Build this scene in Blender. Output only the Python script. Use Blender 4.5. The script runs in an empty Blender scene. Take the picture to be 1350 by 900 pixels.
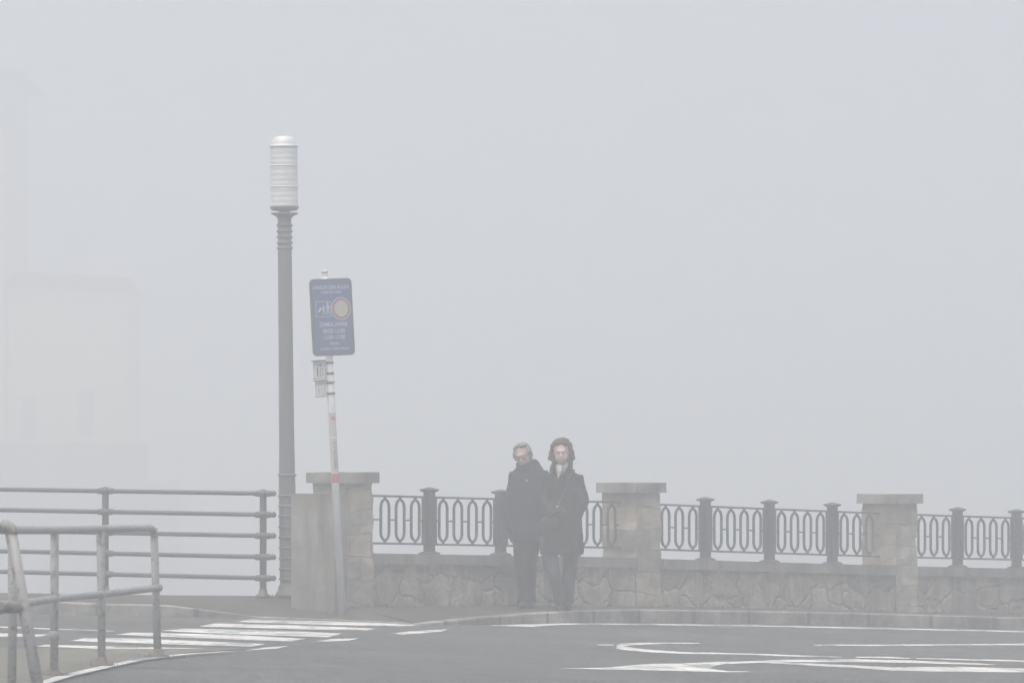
import bpy, math, random
from mathutils import Vector, Matrix, noise
from mathutils.bvhtree import BVHTree
random.seed(7)
S = bpy.context.scene
C = bpy.context.scene.collection
R = math.radians

# ------------------------------------------------------------------ camera, sky, sun, exposure
ZC = 1.8                      # eye height above the road
FPX = 7500.0                  # 200 mm lens on a 1350 px wide picture
TH = math.atan(136 / FPX)
cd = bpy.data.cameras.new('camera')
cd.lens = 200; cd.sensor_width = 36; cd.clip_start = 0.5; cd.clip_end = 3000
cd.dof.use_dof = True; cd.dof.focus_distance = 60; cd.dof.aperture_fstop = 9
cam = bpy.data.objects.new('camera', cd); C.objects.link(cam)
cam.location = (0, 0, ZC); cam.rotation_euler = (R(90) + TH, 0, 0)
S.camera = cam

w = bpy.data.worlds.new('World'); S.world = w; w.use_nodes = True
nt = w.node_tree; nt.nodes.clear()
SUN_EL, SUN_AZ = R(74), R(-150)
sky = nt.nodes.new('ShaderNodeTexSky'); sky.sky_type = 'NISHITA'; sky.sun_disc = False
sky.sun_elevation = SUN_EL; sky.sun_rotation = SUN_AZ
sky.air_density = 1.0; sky.dust_density = 3.0; sky.ozone_density = 1.0
bg = nt.nodes.new('ShaderNodeBackground'); bg.inputs['Strength'].default_value = 0.05
wo = nt.nodes.new('ShaderNodeOutputWorld')
nt.links.new(sky.outputs[0], bg.inputs[0]); nt.links.new(bg.outputs[0], wo.inputs[0])

sl = bpy.data.lights.new('sun', 'SUN'); sl.energy = 1.5; sl.angle = R(60); sl.color = (1.0, 0.925, 0.79)
so = bpy.data.objects.new('sun', sl); C.objects.link(so)
sd = Vector((math.sin(SUN_AZ) * math.cos(SUN_EL), math.cos(SUN_AZ) * math.cos(SUN_EL), math.sin(SUN_EL)))
so.rotation_euler = sd.to_track_quat('Z', 'Y').to_euler()
so.location = (0, 40, 40)

S.view_settings.view_transform = 'Standard'; S.view_settings.look = 'None'
S.view_settings.gamma = 1; S.view_settings.use_curve_mapping = False
S.view_settings.exposure = 1.98
cy = S.cycles
cy.use_denoising = True; cy.denoiser = 'OPENIMAGEDENOISE'
cy.max_bounces = 12; cy.volume_bounces = 8; cy.diffuse_bounces = 3; cy.glossy_bounces = 2
cy.transmission_bounces = 3; cy.transparent_max_bounces = 6
cy.sample_clamp_indirect = 4
cy.use_adaptive_sampling = False
HAZE_DENSITY = 0.0104

# ------------------------------------------------------------------ helpers
def ray(px, py):
    x, y = (px - 675) / FPX, (450 - py) / FPX
    return Vector((x, math.cos(TH) - y * math.sin(TH), math.sin(TH) + y * math.cos(TH)))
def at(px, py, Y):
    d = ray(px, py); k = Y / d.y
    return Vector((d.x * k, Y, ZC + d.z * k))
def sp(x):
    return math.log1p(math.exp(-abs(x * 2))) / 2 + max(x, 0)
def soft(x, lo, hi):
    if x > hi: return hi + (hi - lo) * .5 * math.tanh((x - hi) / (hi - lo))
    if x < lo: return lo + (hi - lo) * .5 * math.tanh((x - lo) / (hi - lo))
    return x
def zroad(X, Y):
    a = soft(X + .95, -14, 22)
    z = -1.80 - .023 * a - .033 * sp(a) + .0063 * soft(Y - 57.2, -40, 20)
    return ZC + z
def on_road(px, py, dz=0.0, f=zroad):
    d = ray(px, py); Y = 58.0
    for _ in range(40):
        p = Vector((d.x * Y / d.y, Y, 0))
        h = ZC - (f(p.x, Y) + dz)
        Yn = -h / d.z * d.y
        Y = .5 * Y + .5 * Yn
    return Vector((d.x * Y / d.y, Y, f(d.x * Y / d.y, Y) + dz))
def lerp(tab, x):
    if x <= tab[0][0]:
        a, b = tab[0], tab[1]
    elif x >= tab[-1][0]:
        a, b = tab[-2], tab[-1]
    else:
        for a, b in zip(tab, tab[1:]):
            if a[0] <= x <= b[0]: break
    return a[1] + (b[1] - a[1]) * (x - a[0]) / (b[0] - a[0])

def tag(o, label=None, cat=None, group=None, kind=None):
    if label: o['label'] = label
    if cat: o['category'] = cat
    if group: o['group'] = group
    if kind: o['kind'] = kind
    return o
def empty(name, loc, parent=None):
    o = bpy.data.objects.new(name, None); C.objects.link(o); o.location = loc
    o.empty_display_size = .2
    if parent: o.parent = parent
    return o
def link(name, me, mat=None, parent=None, loc=(0, 0, 0)):
    o = bpy.data.objects.new(name, me); C.objects.link(o)
    if mat and not me.materials: me.materials.append(mat)
    if parent: o.parent = parent
    o.location = loc
    return o

class MB:
    def __init__(s): s.v = []; s.f = []; s.smooth = []
    def add(s, vs, fs, smooth=False):
        n = len(s.v); s.v += [Vector(v) for v in vs]
        for f in fs: s.f.append(tuple(i + n for i in f)); s.smooth.append(smooth)
        return s
    def hexa(s, p):           # 8 points: bottom 4 ccw, top 4 ccw
        return s.add(p, [(3, 2, 1, 0), (4, 5, 6, 7), (0, 1, 5, 4), (1, 2, 6, 5), (2, 3, 7, 6), (3, 0, 4, 7)])
    def box(s, c, d, m=None):
        x, y, z = d[0] / 2, d[1] / 2, d[2] / 2
        P = [Vector((a * x, b * y, e * z)) for e in (-1, 1) for a, b in ((-1, -1), (1, -1), (1, 1), (-1, 1))]
        if m: P = [m @ p for p in P]
        return s.hexa([Vector(c) + p for p in P])
    def tube(s, pts, rad, n=14, cap=True, flat=None):
        pts = [Vector(p) for p in pts]; k = len(pts)
        if not isinstance(rad, (list, tuple)): rad = [rad] * k
        vs = []
        T0 = None
        up = None
        for i, p in enumerate(pts):
            t = (pts[min(i + 1, k - 1)] - pts[max(i - 1, 0)]).normalized()
            if up is None:
                a = Vector((0, 0, 1)) if abs(t.z) < .9 else Vector((0, -1, 0))
                up = (a - t * a.dot(t)).normalized()
            else:
                up = (up - t * up.dot(t)).normalized()
            sd_ = t.cross(up)
            r = rad[i]
            ra, rb = (r if isinstance(r, (tuple, list)) else (r, r))
            for j in range(n):
                a = 2 * math.pi * j / n
                vs.append(p + sd_ * math.cos(a) * ra + up * math.sin(a) * rb)
        fs = [(i * n + j, i * n + (j + 1) % n, (i + 1) * n + (j + 1) % n, (i + 1) * n + j) for i in range(k - 1) for j in range(n)]
        s.add(vs, fs, True)
        if cap:
            m = len(s.v)
            s.f.append(tuple(m - k * n + j for j in reversed(range(n)))); s.smooth.append(False)
            s.f.append(tuple(m - n + j for j in range(n))); s.smooth.append(False)
        return s
    def lathe(s, c, prof, n=28, axis=None):   # profile of (r, z)
        c = Vector(c); M = axis or Matrix.Identity(3)
        vs = [c + M @ Vector((r * math.cos(2 * math.pi * j / n), r * math.sin(2 * math.pi * j / n), z)) for r, z in prof for j in range(n)]
        k = len(prof)
        fs = [(i * n + j, i * n + (j + 1) % n, (i + 1) * n + (j + 1) % n, (i + 1) * n + j) for i in range(k - 1) for j in range(n)]
        fs += [tuple(reversed(range(n))), tuple((k - 1) * n + j for j in range(n))]
        return s.add(vs, fs, True)
    def ball(s, c, r, m=None, n=20):
        c = Vector(c); r = Vector(r) if hasattr(r, '__len__') else Vector((r, r, r))
        vs = []; k = n // 2
        for i in range(1, k):
            a = math.pi * i / k
            for j in range(n):
                b = 2 * math.pi * j / n
                p = Vector((r.x * math.sin(a) * math.cos(b), r.y * math.sin(a) * math.sin(b), -r.z * math.cos(a)))
                vs.append(c + (m @ p if m else p))
        for sgn in (-1, 1):
            p = Vector((0, 0, sgn * r.z)); vs.append(c + (m @ p if m else p))
        fs = [(i * n + j, i * n + (j + 1) % n, (i + 1) * n + (j + 1) % n, (i + 1) * n + j) for i in range(k - 2) for j in range(n)]
        q = (k - 1) * n
        fs += [(q, (j + 1) % n, j) for j in range(n)] + [(q + 1, (k - 2) * n + j, (k - 2) * n + (j + 1) % n) for j in range(n)]
        return s.add(vs, fs, True)
    def mesh(s, name, origin=(0, 0, 0)):
        o = Vector(origin); me = bpy.data.meshes.new(name)
        me.from_pydata([v - o for v in s.v], [], s.f)
        for p, sm in zip(me.polygons, s.smooth): p.use_smooth = sm
        me.validate(); me.update()
        return me
    def build(s, name, mat, parent=None, origin=None, bevel=0):
        if origin is None: origin = WORLD(parent) if parent else Vector((0, 0, 0))
        o = link(name, s.mesh(name, origin), mat, parent, (0, 0, 0) if parent else origin)
        if bevel:
            b = o.modifiers.new('bevel', 'BEVEL'); b.width = bevel; b.segments = 2; b.limit_method = 'ANGLE'
        return o
def WORLD(o):
    p = Vector((0, 0, 0))
    while o: p = p + Vector(o.location); o = o.parent
    return p

def baked(name, mb, mat, parent, voxel=.012, smooth=4, disp=0, dscale=8, seed=0, sub=False):
    """joins overlapping limbs into one continuous skin"""
    org = WORLD(parent)
    me = mb.mesh(name, org)
    t = bpy.data.objects.new('tmp', me); C.objects.link(t)
    m = t.modifiers.new('r', 'REMESH'); m.mode = 'VOXEL'; m.voxel_size = voxel; m.use_smooth_shade = True
    if smooth:
        k = t.modifiers.new('s', 'SMOOTH'); k.iterations = smooth; k.factor = .5
    dg = bpy.context.evaluated_depsgraph_get(); dg.update()
    out = bpy.data.meshes.new_from_object(t.evaluated_get(dg))
    bpy.data.objects.remove(t)
    if disp:
        nn = [v.normal.copy() for v in out.vertices]
        for v, n in zip(out.vertices, nn):
            p = v.co
            q = Vector((p.x * dscale, p.y * dscale, p.z * dscale * .45 + seed))
            d = noise.noise(q) + .5 * noise.noise(q * 2.3) - .35 * abs(noise.noise(Vector((p.x * 9, p.y * 9, p.z * 20 + seed))))
            v.co += n * d * disp
    for p in out.polygons: p.use_smooth = True
    out.name = name
    out.materials.clear()
    return link(name, out, mat, parent)

# ------------------------------------------------------------------ materials
class N:
    def __init__(s, name):
        s.m = bpy.data.materials.new(name); s.m.use_nodes = True
        s.t = s.m.node_tree; s.b = s.t.nodes['Principled BSDF']
        s.tc = s.t.nodes.new('ShaderNodeTexCoord').outputs['Object']
        s.geo = s.t.nodes.new('ShaderNodeNewGeometry').outputs['Position']
    def n(s, kind, **kw):
        x = s.t.nodes.new(kind)
        for k, v in kw.items():
            if k.startswith('i_'): x.inputs[k[2:].replace('_', ' ')].default_value = v
            else: setattr(x, k, v)
        return x
    def l(s, a, b): s.t.links.new(a, b)
    def noise(s, scale, detail=5, rough=.6, co=None, dist=0):
        x = s.n('ShaderNodeTexNoise'); x.inputs['Scale'].default_value = scale
        x.inputs['Detail'].default_value = detail; x.inputs['Roughness'].default_value = rough
        x.inputs['Distortion'].default_value = dist
        s.l(co or s.geo, x.inputs['Vector']); return x.outputs['Fac']
    def mapped(s, sc, co=None, rot=(0, 0, 0)):
        x = s.n('ShaderNodeMapping'); x.inputs['Scale'].default_value = sc; x.inputs['Rotation'].default_value = rot
        s.l(co or s.geo, x.inputs[0]); return x.outputs[0]
    def ramp(s, fac, stops):
        x = s.n('ShaderNodeValToRGB'); e = x.color_ramp.elements
        while len(e) < len(stops): e.new(.5)
        for q, (p, c) in zip(e, stops):
            q.position = p; q.color = (c if len(c) == 4 else (*c, 1)) if hasattr(c, '__len__') else (c, c, c, 1)
        s.l(fac, x.inputs[0]); return x.outputs[0]
    def mix(s, fac, a, b, mode='MIX'):
        x = s.n('ShaderNodeMix', data_type='RGBA', blend_type=mode)
        for sock, v in ((x.inputs[0], fac), (x.inputs[6], a), (x.inputs[7], b)):
            if hasattr(v, 'links') or isinstance(v, bpy.types.NodeSocket): s.l(v, sock)
            elif hasattr(v, '__len__'): sock.default_value = (*v[:3], 1)
            else: sock.default_value = v if sock.type == 'VALUE' else (v, v, v, 1)
        return x.outputs[2]
    def out(s, col, rough=.8, bump=None, bd=.01, metal=0, spec=None):
        if isinstance(col, bpy.types.NodeSocket): s.l(col, s.b.inputs['Base Color'])
        else: s.b.inputs['Base Color'].default_value = (*col, 1)
        if isinstance(rough, bpy.types.NodeSocket): s.l(rough, s.b.inputs['Roughness'])
        else: s.b.inputs['Roughness'].default_value = rough
        s.b.inputs['Metallic'].default_value = metal
        if spec is not None: s.b.inputs['Specular IOR Level'].default_value = spec
        if bump is not None:
            b = s.n('ShaderNodeBump'); b.inputs['Distance'].default_value = bd; b.inputs['Strength'].default_value = .9
            s.l(bump, b.inputs['Height']); s.l(b.outputs[0], s.b.inputs['Normal'])
        return s.m

def m_asphalt():
    k = N('asphalt')
    a = k.noise(.5, 8, .75); b = k.noise(6, 10, .9)
    streak = k.noise(1, 4, .6, k.mapped((.18, 1.2, 1), rot=(0, 0, R(-40))), .6)
    c = k.ramp(a, [(.3, (.034, .034, .035)), (.66, (.075, .075, .074))])
    c = k.mix(k.ramp(streak, [(.45, 0), (.7, .5)]), c, (.15, .148, .142))
    g2 = k.noise(1, 4, .8, k.mapped((30, 4.5, 1)))
    c = k.mix(k.ramp(g2, [(.45, 0), (.62, .8)]), c, (.13, .13, .128))
    c = k.mix(k.ramp(b, [(.40, .9), (.54, 0)]), c, (.012, .025, .026))
    v = k.n('ShaderNodeTexVoronoi', feature='DISTANCE_TO_EDGE'); v.inputs['Scale'].default_value = .33
    vw = k.n('ShaderNodeVectorMath', operation='ADD'); k.l(k.geo, vw.inputs[0])
    nn = k.n('ShaderNodeTexNoise'); nn.inputs['Scale'].default_value = 1.2; k.l(k.geo, nn.inputs[0]); k.l(nn.outputs['Color'], vw.inputs[1])
    k.l(vw.outputs[0], v.inputs['Vector'])
    c = k.mix(k.ramp(v.outputs['Distance'], [(.0, .6), (.012, 0)]), c, (.04, .04, .04))
    rough = k.ramp(k.noise(.8, 3), [(.3, .75), (.7, .9)])
    return k.out(c, rough, b, .006, spec=.1)
def m_paint():
    k = N('road_paint')
    a = k.noise(14, 5, .75); b = k.noise(2.2, 3, .6); d = k.noise(1, 5, .7, k.mapped((1.5, .6, 1)))
    worn = k.mix(.5, a, b)
    c = k.ramp(worn, [(.38, (.07, .07, .068)), (.47, (.38, .38, .37)), (.62, (.60, .60, .59))])
    c = k.mix(k.ramp(d, [(.54, 0), (.62, .9)]), c, (.12, .158, .155))
    return k.out(c, .6, a, .003)
def m_concrete(name, base, dark, warm=None, sc=3, bump=.012):
    k = N(name)
    a = k.noise(sc, 6, .65); b = k.noise(45, 4, .7)
    st = k.noise(1, 4, .6, k.mapped((5, 5, .6)))
    c = k.ramp(a, [(.3, dark), (.68, base)])
    c = k.mix(k.ramp(st, [(.5, 0), (.68, .75)]), c, tuple(x * .6 for x in dark))
    if warm: c = k.mix(k.ramp(k.noise(1.3, 4, .6), [(.5, 0), (.65, .6)]), c, warm)
    c = k.mix(k.ramp(b, [(.3, .35), (.6, 0)]), c, tuple(x * .5 for x in dark))
    return k.out(c, .9, k.mix(.3, a, b), bump)
def m_rubble():
    k = N('rubble_stone')
    vw = k.n('ShaderNodeVectorMath', operation='MULTIPLY_ADD'); nn = k.n('ShaderNodeTexNoise')
    nn.inputs['Scale'].default_value = 2.5; nn.inputs['Detail'].default_value = 4; k.l(k.geo, nn.inputs[0])
    k.l(nn.outputs['Color'], vw.inputs[0]); vw.inputs[1].default_value = (.45, .45, .45); k.l(k.mapped((1, 1, 1.25)), vw.inputs[2])
    v = k.n('ShaderNodeTexVoronoi', feature='DISTANCE_TO_EDGE'); v.inputs['Scale'].default_value = 2.5
    v2 = k.n('ShaderNodeTexVoronoi', feature='F1'); v2.inputs['Scale'].default_value = 2.5
    for q in (v, v2): k.l(vw.outputs[0], q.inputs['Vector'])
    cell = k.ramp(v2.outputs['Color'], [(.1, (.15, .142, .125)), (.4, (.27, .25, .21)), (.7, (.40, .36, .29)), (.95, (.21, .205, .19))])
    c = k.mix(k.ramp(k.noise(4, 7, .75), [(.38, .95), (.6, 0)]), cell, (.13, .124, .11))
    c = k.mix(k.ramp(k.noise(1.3, 5, .7), [(.46, 0), (.62, .8)]), c, (.42, .385, .32))
    gap = k.ramp(v.outputs['Distance'], [(.0, 1), (.012, .6), (.045, 0)])
    patch = k.ramp(k.noise(2.3, 5, .7), [(.42, .0), (.62, .85)])
    g = k.mix(1, gap, patch, 'MULTIPLY')
    c = k.mix(g, c, (.10, .096, .085))
    c = k.mix(k.ramp(k.noise(22, 5, .8), [(.42, .5), (.58, 0)]), c, (.12, .115, .10))
    st = k.noise(1, 4, .6, k.mapped((4, 4, .5)))
    c = k.mix(k.ramp(st, [(.50, 0), (.68, .75)]), c, (.075, .073, .063))
    h = k.mix(.25, k.ramp(v.outputs['Distance'], [(0, 0), (.08, 1)]), k.noise(14, 5, .7))
    return k.out(c, .92, h, .03)
def m_courses():
    k = N('coursed_stone')
    sep = k.n('ShaderNodeSeparateXYZ'); k.l(k.geo, sep.inputs[0])
    cx = k.n('ShaderNodeMath', operation='ADD'); k.l(sep.outputs[0], cx.inputs[0]); k.l(sep.outputs[1], cx.inputs[1])
    cmb = k.n('ShaderNodeCombineXYZ'); k.l(cx.outputs[0], cmb.inputs[0]); k.l(sep.outputs[2], cmb.inputs[1])
    dn = k.n('ShaderNodeTexNoise'); dn.inputs['Scale'].default_value = 3.2; k.l(k.geo, dn.inputs[0])
    ad = k.n('ShaderNodeVectorMath', operation='MULTIPLY_ADD'); k.l(dn.outputs['Color'], ad.inputs[0]); ad.inputs[1].default_value = (.12, .12, .12); k.l(cmb.outputs[0], ad.inputs[2])
    b = k.n('ShaderNodeTexBrick'); b.inputs['Scale'].default_value = 1; b.inputs['Brick Width'].default_value = .48; b.inputs['Row Height'].default_value = .235
    b.inputs['Mortar Size'].default_value = .006; b.inputs['Mortar Smooth'].default_value = .7
    b.inputs['Color1'].default_value = (.20, .19, .17, 1); b.inputs['Color2'].default_value = (.46, .385, .28, 1); b.inputs['Mortar'].default_value = (.15, .145, .13, 1)
    k.l(ad.outputs[0], b.inputs['Vector'])
    c = k.mix(k.ramp(k.noise(4, 6, .7), [(.35, .8), (.62, 0)]), b.outputs['Color'], (.13, .125, .11))
    c = k.mix(k.ramp(k.noise(1.5, 3, .6), [(.45, 0), (.7, .6)]), c, (.34, .33, .31))
    h = k.mix(.5, b.outputs['Fac'], k.noise(11, 6, .7)); 
    inv = k.n('ShaderNodeInvert'); k.l(h, inv.inputs[1])
    return k.out(c, .92, inv.outputs[0], .025)
def m_paintmetal(name, col, rough=.5, wear=None, wcol=(.10, .07, .05), sc=6):
    k = N(name)
    a = k.noise(sc, 6, .7)
    c = k.mix(k.ramp(a, [(.3, .4), (.7, 0)]), col, tuple(x * .7 for x in col))
    if wear: c = k.mix(k.ramp(k.noise(sc * 3, 5, .75), [(wear, 0), (wear + .06, .9)]), c, wcol)
    return k.out(c, rough, a, .002)
def m_cloth(name, col, sc=30):
    k = N(name)
    a = k.noise(sc, 3, .6); b = k.noise(4, 4, .6)
    c = k.mix(k.ramp(b, [(.3, .6), (.7, 0)]), col, tuple(x * .55 for x in col))
    m = k.out(c, .95, a, .003, spec=.2)
    return m
def m_plain(name, col, rough=.6, spec=None, sc=20, var=.8):
    k = N(name)
    c = k.mix(k.noise(sc, 3), col, tuple(x * var for x in col))
    return k.out(c, rough, spec=spec)
M = {}
M['asphalt'] = m_asphalt(); M['paint'] = m_paint()
M['pave'] = m_concrete('pavement_concrete', (.075, .073, .069), (.040, .039, .037), sc=.9, bump=.004); M['pave'].node_tree.nodes['Principled BSDF'].inputs['Specular IOR Level'].default_value = .15
M['kerb'] = m_concrete('kerb_stone', (.19, .185, .175), (.06, .058, .055), sc=2, bump=.008)
k = N('kerb_joined'); u_ = k.n('ShaderNodeUVMap'); u_.uv_map = 'run'
sx_ = k.n('ShaderNodeSeparateXYZ'); k.l(u_.outputs[0], sx_.inputs[0])
md = k.n('ShaderNodeMath', operation='PINGPONG'); md.inputs[1].default_value = .5; k.l(sx_.outputs[0], md.inputs[0])
c_ = k.ramp(k.noise(2.2, 6, .75), [(.35, (.04, .039, .036)), (.62, (.27, .262, .245))])
c_ = k.mix(k.ramp(k.noise(1, 5, .7, k.mapped((6, 6, 1.2))), [(.5, 0), (.7, .6)]), c_, (.06, .058, .054))
M['kerb'] = k.out(k.mix(k.ramp(md.outputs[0], [(0, 1), (.022, .9), (.04, 0)]), c_, (.035, .034, .032)), .9, k.noise(30, 4), .006)
M['coping'] = m_concrete('coping_concrete', (.24, .23, .21), (.11, .107, .10), sc=3)
M['cap'] = m_concrete('cap_stone', (.30, .285, .26), (.12, .117, .11), sc=4)
M['block'] = m_concrete('cast_concrete', (.30, .295, .28), (.10, .10, .095), warm=(.20, .175, .13), sc=2.2)
M['rubble'] = m_rubble(); M['courses'] = m_courses()
M['iron'] = m_paintmetal('grey_painted_iron', (.055, .058, .060), .5)
M['railgrey'] = m_paintmetal('grey_painted_pipe', (.055, .058, .058), .5)
M['guard'] = m_paintmetal('worn_galvanised_tube', (.23, .235, .235), .55, .53, (.09, .07, .055))
M['rust'] = m_paintmetal('rusted_plate', (.085, .075, .065), .8, .5, (.07, .05, .035))
M['pole'] = m_paintmetal('pole_paint', (.105, .108, .105), .55, .66, (.18, .17, .15), 4)
M['white'] = m_paintmetal('white_enamel', (.52, .53, .53), .35)
M['galv'] = m_paintmetal('galvanised_steel', (.60, .61, .61), .5, .70, (.38, .36, .34), 9)
M['blue'] = m_plain('sign_blue', (.032, .072, .215), .35)
M['signwhite'] = m_plain('sign_white', (.46, .47, .48), .4)
M['signred'] = m_plain('sign_red', (.22, .055, .045), .4)
M['signrim'] = m_plain('sign_rim', (.06, .068, .066), .5)
M['ink'] = m_plain('black_print', (.035, .035, .035), .5)
M['sticker'] = m_plain('sticker_red', (.42, .11, .09), .5)
M['paper'] = m_plain('sticker_paper', (.45, .42, .39), .7)
M['sea'] = N('sea_water').out((.03, .05, .055), .25, None)
M['plaster'] = m_plain('cream_plaster', (.66, .54, .31), .9, sc=.4, var=.85)
M['rooft'] = m_plain('clay_roof', (.20, .11, .08), .9, sc=2)
M['dglass'] = m_plain('dark_window', (.16, .15, .13), .2)
M['stonegrey'] = m_concrete('grey_masonry', (.24, .235, .225), (.15, .148, .14), sc=1)
M['skin'] = m_plain('skin', (.38, .26, .21), .85, var=.9)
M['skin2'] = m_plain('fair_skin', (.44, .33, .285), .85, var=.9)
M['greyhair'] = m_cloth('grey_hair', (.17, .165, .15), 60)
M['brownhair'] = m_cloth('dark_brown_hair', (.062, .044, .036), 60)
M['navy'] = m_cloth('navy_padded_cloth', (.022, .024, .040))
M['black'] = m_cloth('black_wool', (.016, .016, .017))
M['trouser'] = m_cloth('charcoal_trousers', (.022, .023, .025))
M['jeans'] = m_cloth('grey_trousers', (.045, .048, .055))
M['shoe'] = m_plain('black_leather', (.012, .012, .012), .45)
M['scarf'] = m_cloth('cream_scarf', (.46, .43, .39))
M['lip'] = m_plain('lips', (.42, .14, .13), .5)
M['eyew'] = m_plain('eye_white', (.6, .58, .56), .3)
M['glove'] = m_cloth('grey_glove', (.05, .05, .052))

# lamp diffuser: ribbed translucent plastic
k = N('ribbed_diffuser')
wv = k.n('ShaderNodeTexWave', wave_type='BANDS', bands_direction='Z'); wv.inputs['Scale'].default_value = 5.5; wv.inputs['Distortion'].default_value = .4
k.l(k.geo, wv.inputs[0])
M['diffuser'] = k.out(k.mix(k.ramp(k.noise(7, 4), [(.35, .5), (.65, 0)]), k.mix(k.ramp(wv.outputs[0], [(.55, 0), (.95, .5)]), (.58, .59, .585), (.50, .51, .505)), (.50, .51, .505)), .5, wv.outputs[0], .002)
k.b.inputs['Subsurface Weight'].default_value = .0

# ------------------------------------------------------------------ parapet frame
UX, UY = .672, .741
NX, NY = .741, -.672
P0 = Vector((-.872, 60.0, 0))
YAW = math.atan2(UY, UX)
def W(t, o, z): return Vector((P0.x + UX * t + NX * o, P0.y + UY * t + NY * o, z))
def ledge(t): return ZC + lerp([(-1.6, -1.112), (3.2, -1.235), (3.45, -1.250), (7.98, -1.404), (12.3, -1.53), (22, -1.85)], t)
def base(t): return ZC + lerp([(-1.6, -1.642), (-1, -1.655), (3.1, -1.747), (5.2, -1.818), (7.6, -1.913), (10, -1.994), (20, -2.36)], t)
HB = .25       # half depth of piers
PIERS = [(-1.51, -1.12), (3.04, 3.445), (7.59, 7.985), (12.14, 12.54), (16.7, 17.1)]

# ------------------------------------------------------------------ ground: kerb line, road, pavement
kf = [(0, 808, .125), (80, 810, .125), (150, 811.5, .12), (230, 813, .115), (290, 813.5, .06), (345, 814, .008), (420, 816.5, .006),
      (500, 820, .006), (552, 824, .01), (590, 823.6, .045), (620, 823.3, .065), (650, 823, .085), (700, 822.3, .11), (760, 821.5, .135),
      (850, 820.5, .142), (1000, 822, .142), (1180, 825.5, .142), (1350, 830, .142)]
# the back line (railing foot) matched to each kerb sample
bk = [(0, 61.5, -1.60), (80, 61.1, -1.60), (150, 60.75, -1.598), (230, 60.35, -1.595), (290, 60.08, -1.592), (345, 59.8, -1.588)]
KP = []; BP = []
for px, py, h in kf:
    p = on_road(px, py); KP.append((p.x, p.y, h))
for px, Y, z in bk:
    BP.append(Vector(((px - 675) / FPX * Y, Y + .12, ZC + z)))
for t, o, z in ((None, (-2.18, 60.4), -1.60), (None, (-2.02, 59.35), -1.63), (-1.4, 0, -1.645), (-.9, 0, None), (-.3, 0, None), (.4, 0, None), (1.2, 0, None), (2.0, 0, None), (3.1, 0, None), (5.2, 0, None), (7.8, 0, None), (10, 0, None)):
    BP.append(Vector((o[0], o[1], ZC + z)) if t is None else W(t, o, ZC + z if z else base(t)))
# continue off both sides of the frame
KP = [(KP[0][0] - 45, KP[0][1] + 24, .125), (KP[0][0] - 4, KP[0][1] + 2.0, .125)] + KP + [(KP[-1][0] + UX * 9, KP[-1][1] + UY * 9, .142), (KP[-1][0] + UX * 30, KP[-1][1] + UY * 30, .142)]
BP = [BP[0] + Vector((-43, 25, .1)), BP[0] + Vector((-4, 2.3, 0))] + BP + [W(19.5, 0, base(19.5)), W(41, 0, base(38))]
# resample both lines together so the sheets are smooth
kk, bb = [], []
for i in range(len(KP) - 1):
    for q in range(6):
        u = q / 6
        a, b = KP[i], KP[i + 1]
        kk.append((a[0] + (b[0] - a[0]) * u, a[1] + (b[1] - a[1]) * u, a[2] + (b[2] - a[2]) * u))
        bb.append(BP[i].lerp(BP[i + 1], u))
kk.append(KP[-1]); bb.append(BP[-1])

rm = MB(); cols = len(kk); rows = 46
vs = []
for (x, y, h) in kk:
    for r in range(rows + 1):
        u = r / rows
        Y = y - (y + 40) * (u ** 1.7)
        vs.append((x, Y, zroad(x, Y)))
fs = [(i * (rows + 1) + r, i * (rows + 1) + r + 1, (i + 1) * (rows + 1) + r + 1, (i + 1) * (rows + 1) + r) for i in range(cols - 1) for r in range(rows)]
rm.add(vs, fs, True)
tag(rm.build('road', M['asphalt']), kind='structure')

KW = .14
km = MB(); pm = MB(); pv = []
def kdir(i):
    a = kk[max(i - 1, 0)]; b = kk[min(i + 1, cols - 1)]
    d = Vector((b[0] - a[0], b[1] - a[1], 0)).normalized()
    return Vector((-d.y, d.x, 0))
for i, (x, y, h) in enumerate(kk):
    z = zroad(x, y); nrm = kdir(i)
    j = .004 * noise.noise(Vector((x * 3, y * 3, 1)))
    pv.append([Vector((x, y, z - .1)), Vector((x, y, z + h - .012 + j)), Vector((x, y, z + h)) + nrm * .012 + Vector((0, 0, j)), Vector((x, y, z + h + .002 + j)) + nrm * KW])
vs = [p for c in pv for p in c]
fs = [(i * 4 + r, (i + 1) * 4 + r, (i + 1) * 4 + r + 1, i * 4 + r + 1) for i in range(cols - 1) for r in range(3)]
km.add(vs, fs)
ko = tag(km.build('kerb', M['kerb']), kind='structure')
al = [0]
for i in range(1, cols): al.append(al[-1] + math.hypot(kk[i][0] - kk[i - 1][0], kk[i][1] - kk[i - 1][1]))
uvl = ko.data.uv_layers.new(name='run')
for lp in ko.data.loops: uvl.data[lp.index].uv = (al[lp.vertex_index // 4], 0)
vs = []
PR = 10
for i in range(cols):
    a = pv[i][3] - Vector((0, 0, .001)); b = bb[i]
    for r in range(PR + 1):
        p = a.lerp(b, r / PR)
        p.z += .006 * noise.noise(Vector((p.x, p.y, 0)) * .8) * (r > 0)
        vs.append(p)
fs = [(i * (PR + 1) + r, (i + 1) * (PR + 1) + r, (i + 1) * (PR + 1) + r + 1, i * (PR + 1) + r + 1) for i in range(cols - 1) for r in range(PR)]
pm.add(vs, fs, True)
pavement = tag(pm.build('pavement', M['pave']), kind='structure')
bvh = BVHTree.FromPolygons([tuple(v) for v in pm.v], pm.f)
def zpave(x, y):
    h = bvh.ray_cast(Vector((x, y, 10)), Vector((0, 0, -1)))
    return h[0].z if h[0] else zroad(x, y)

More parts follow.
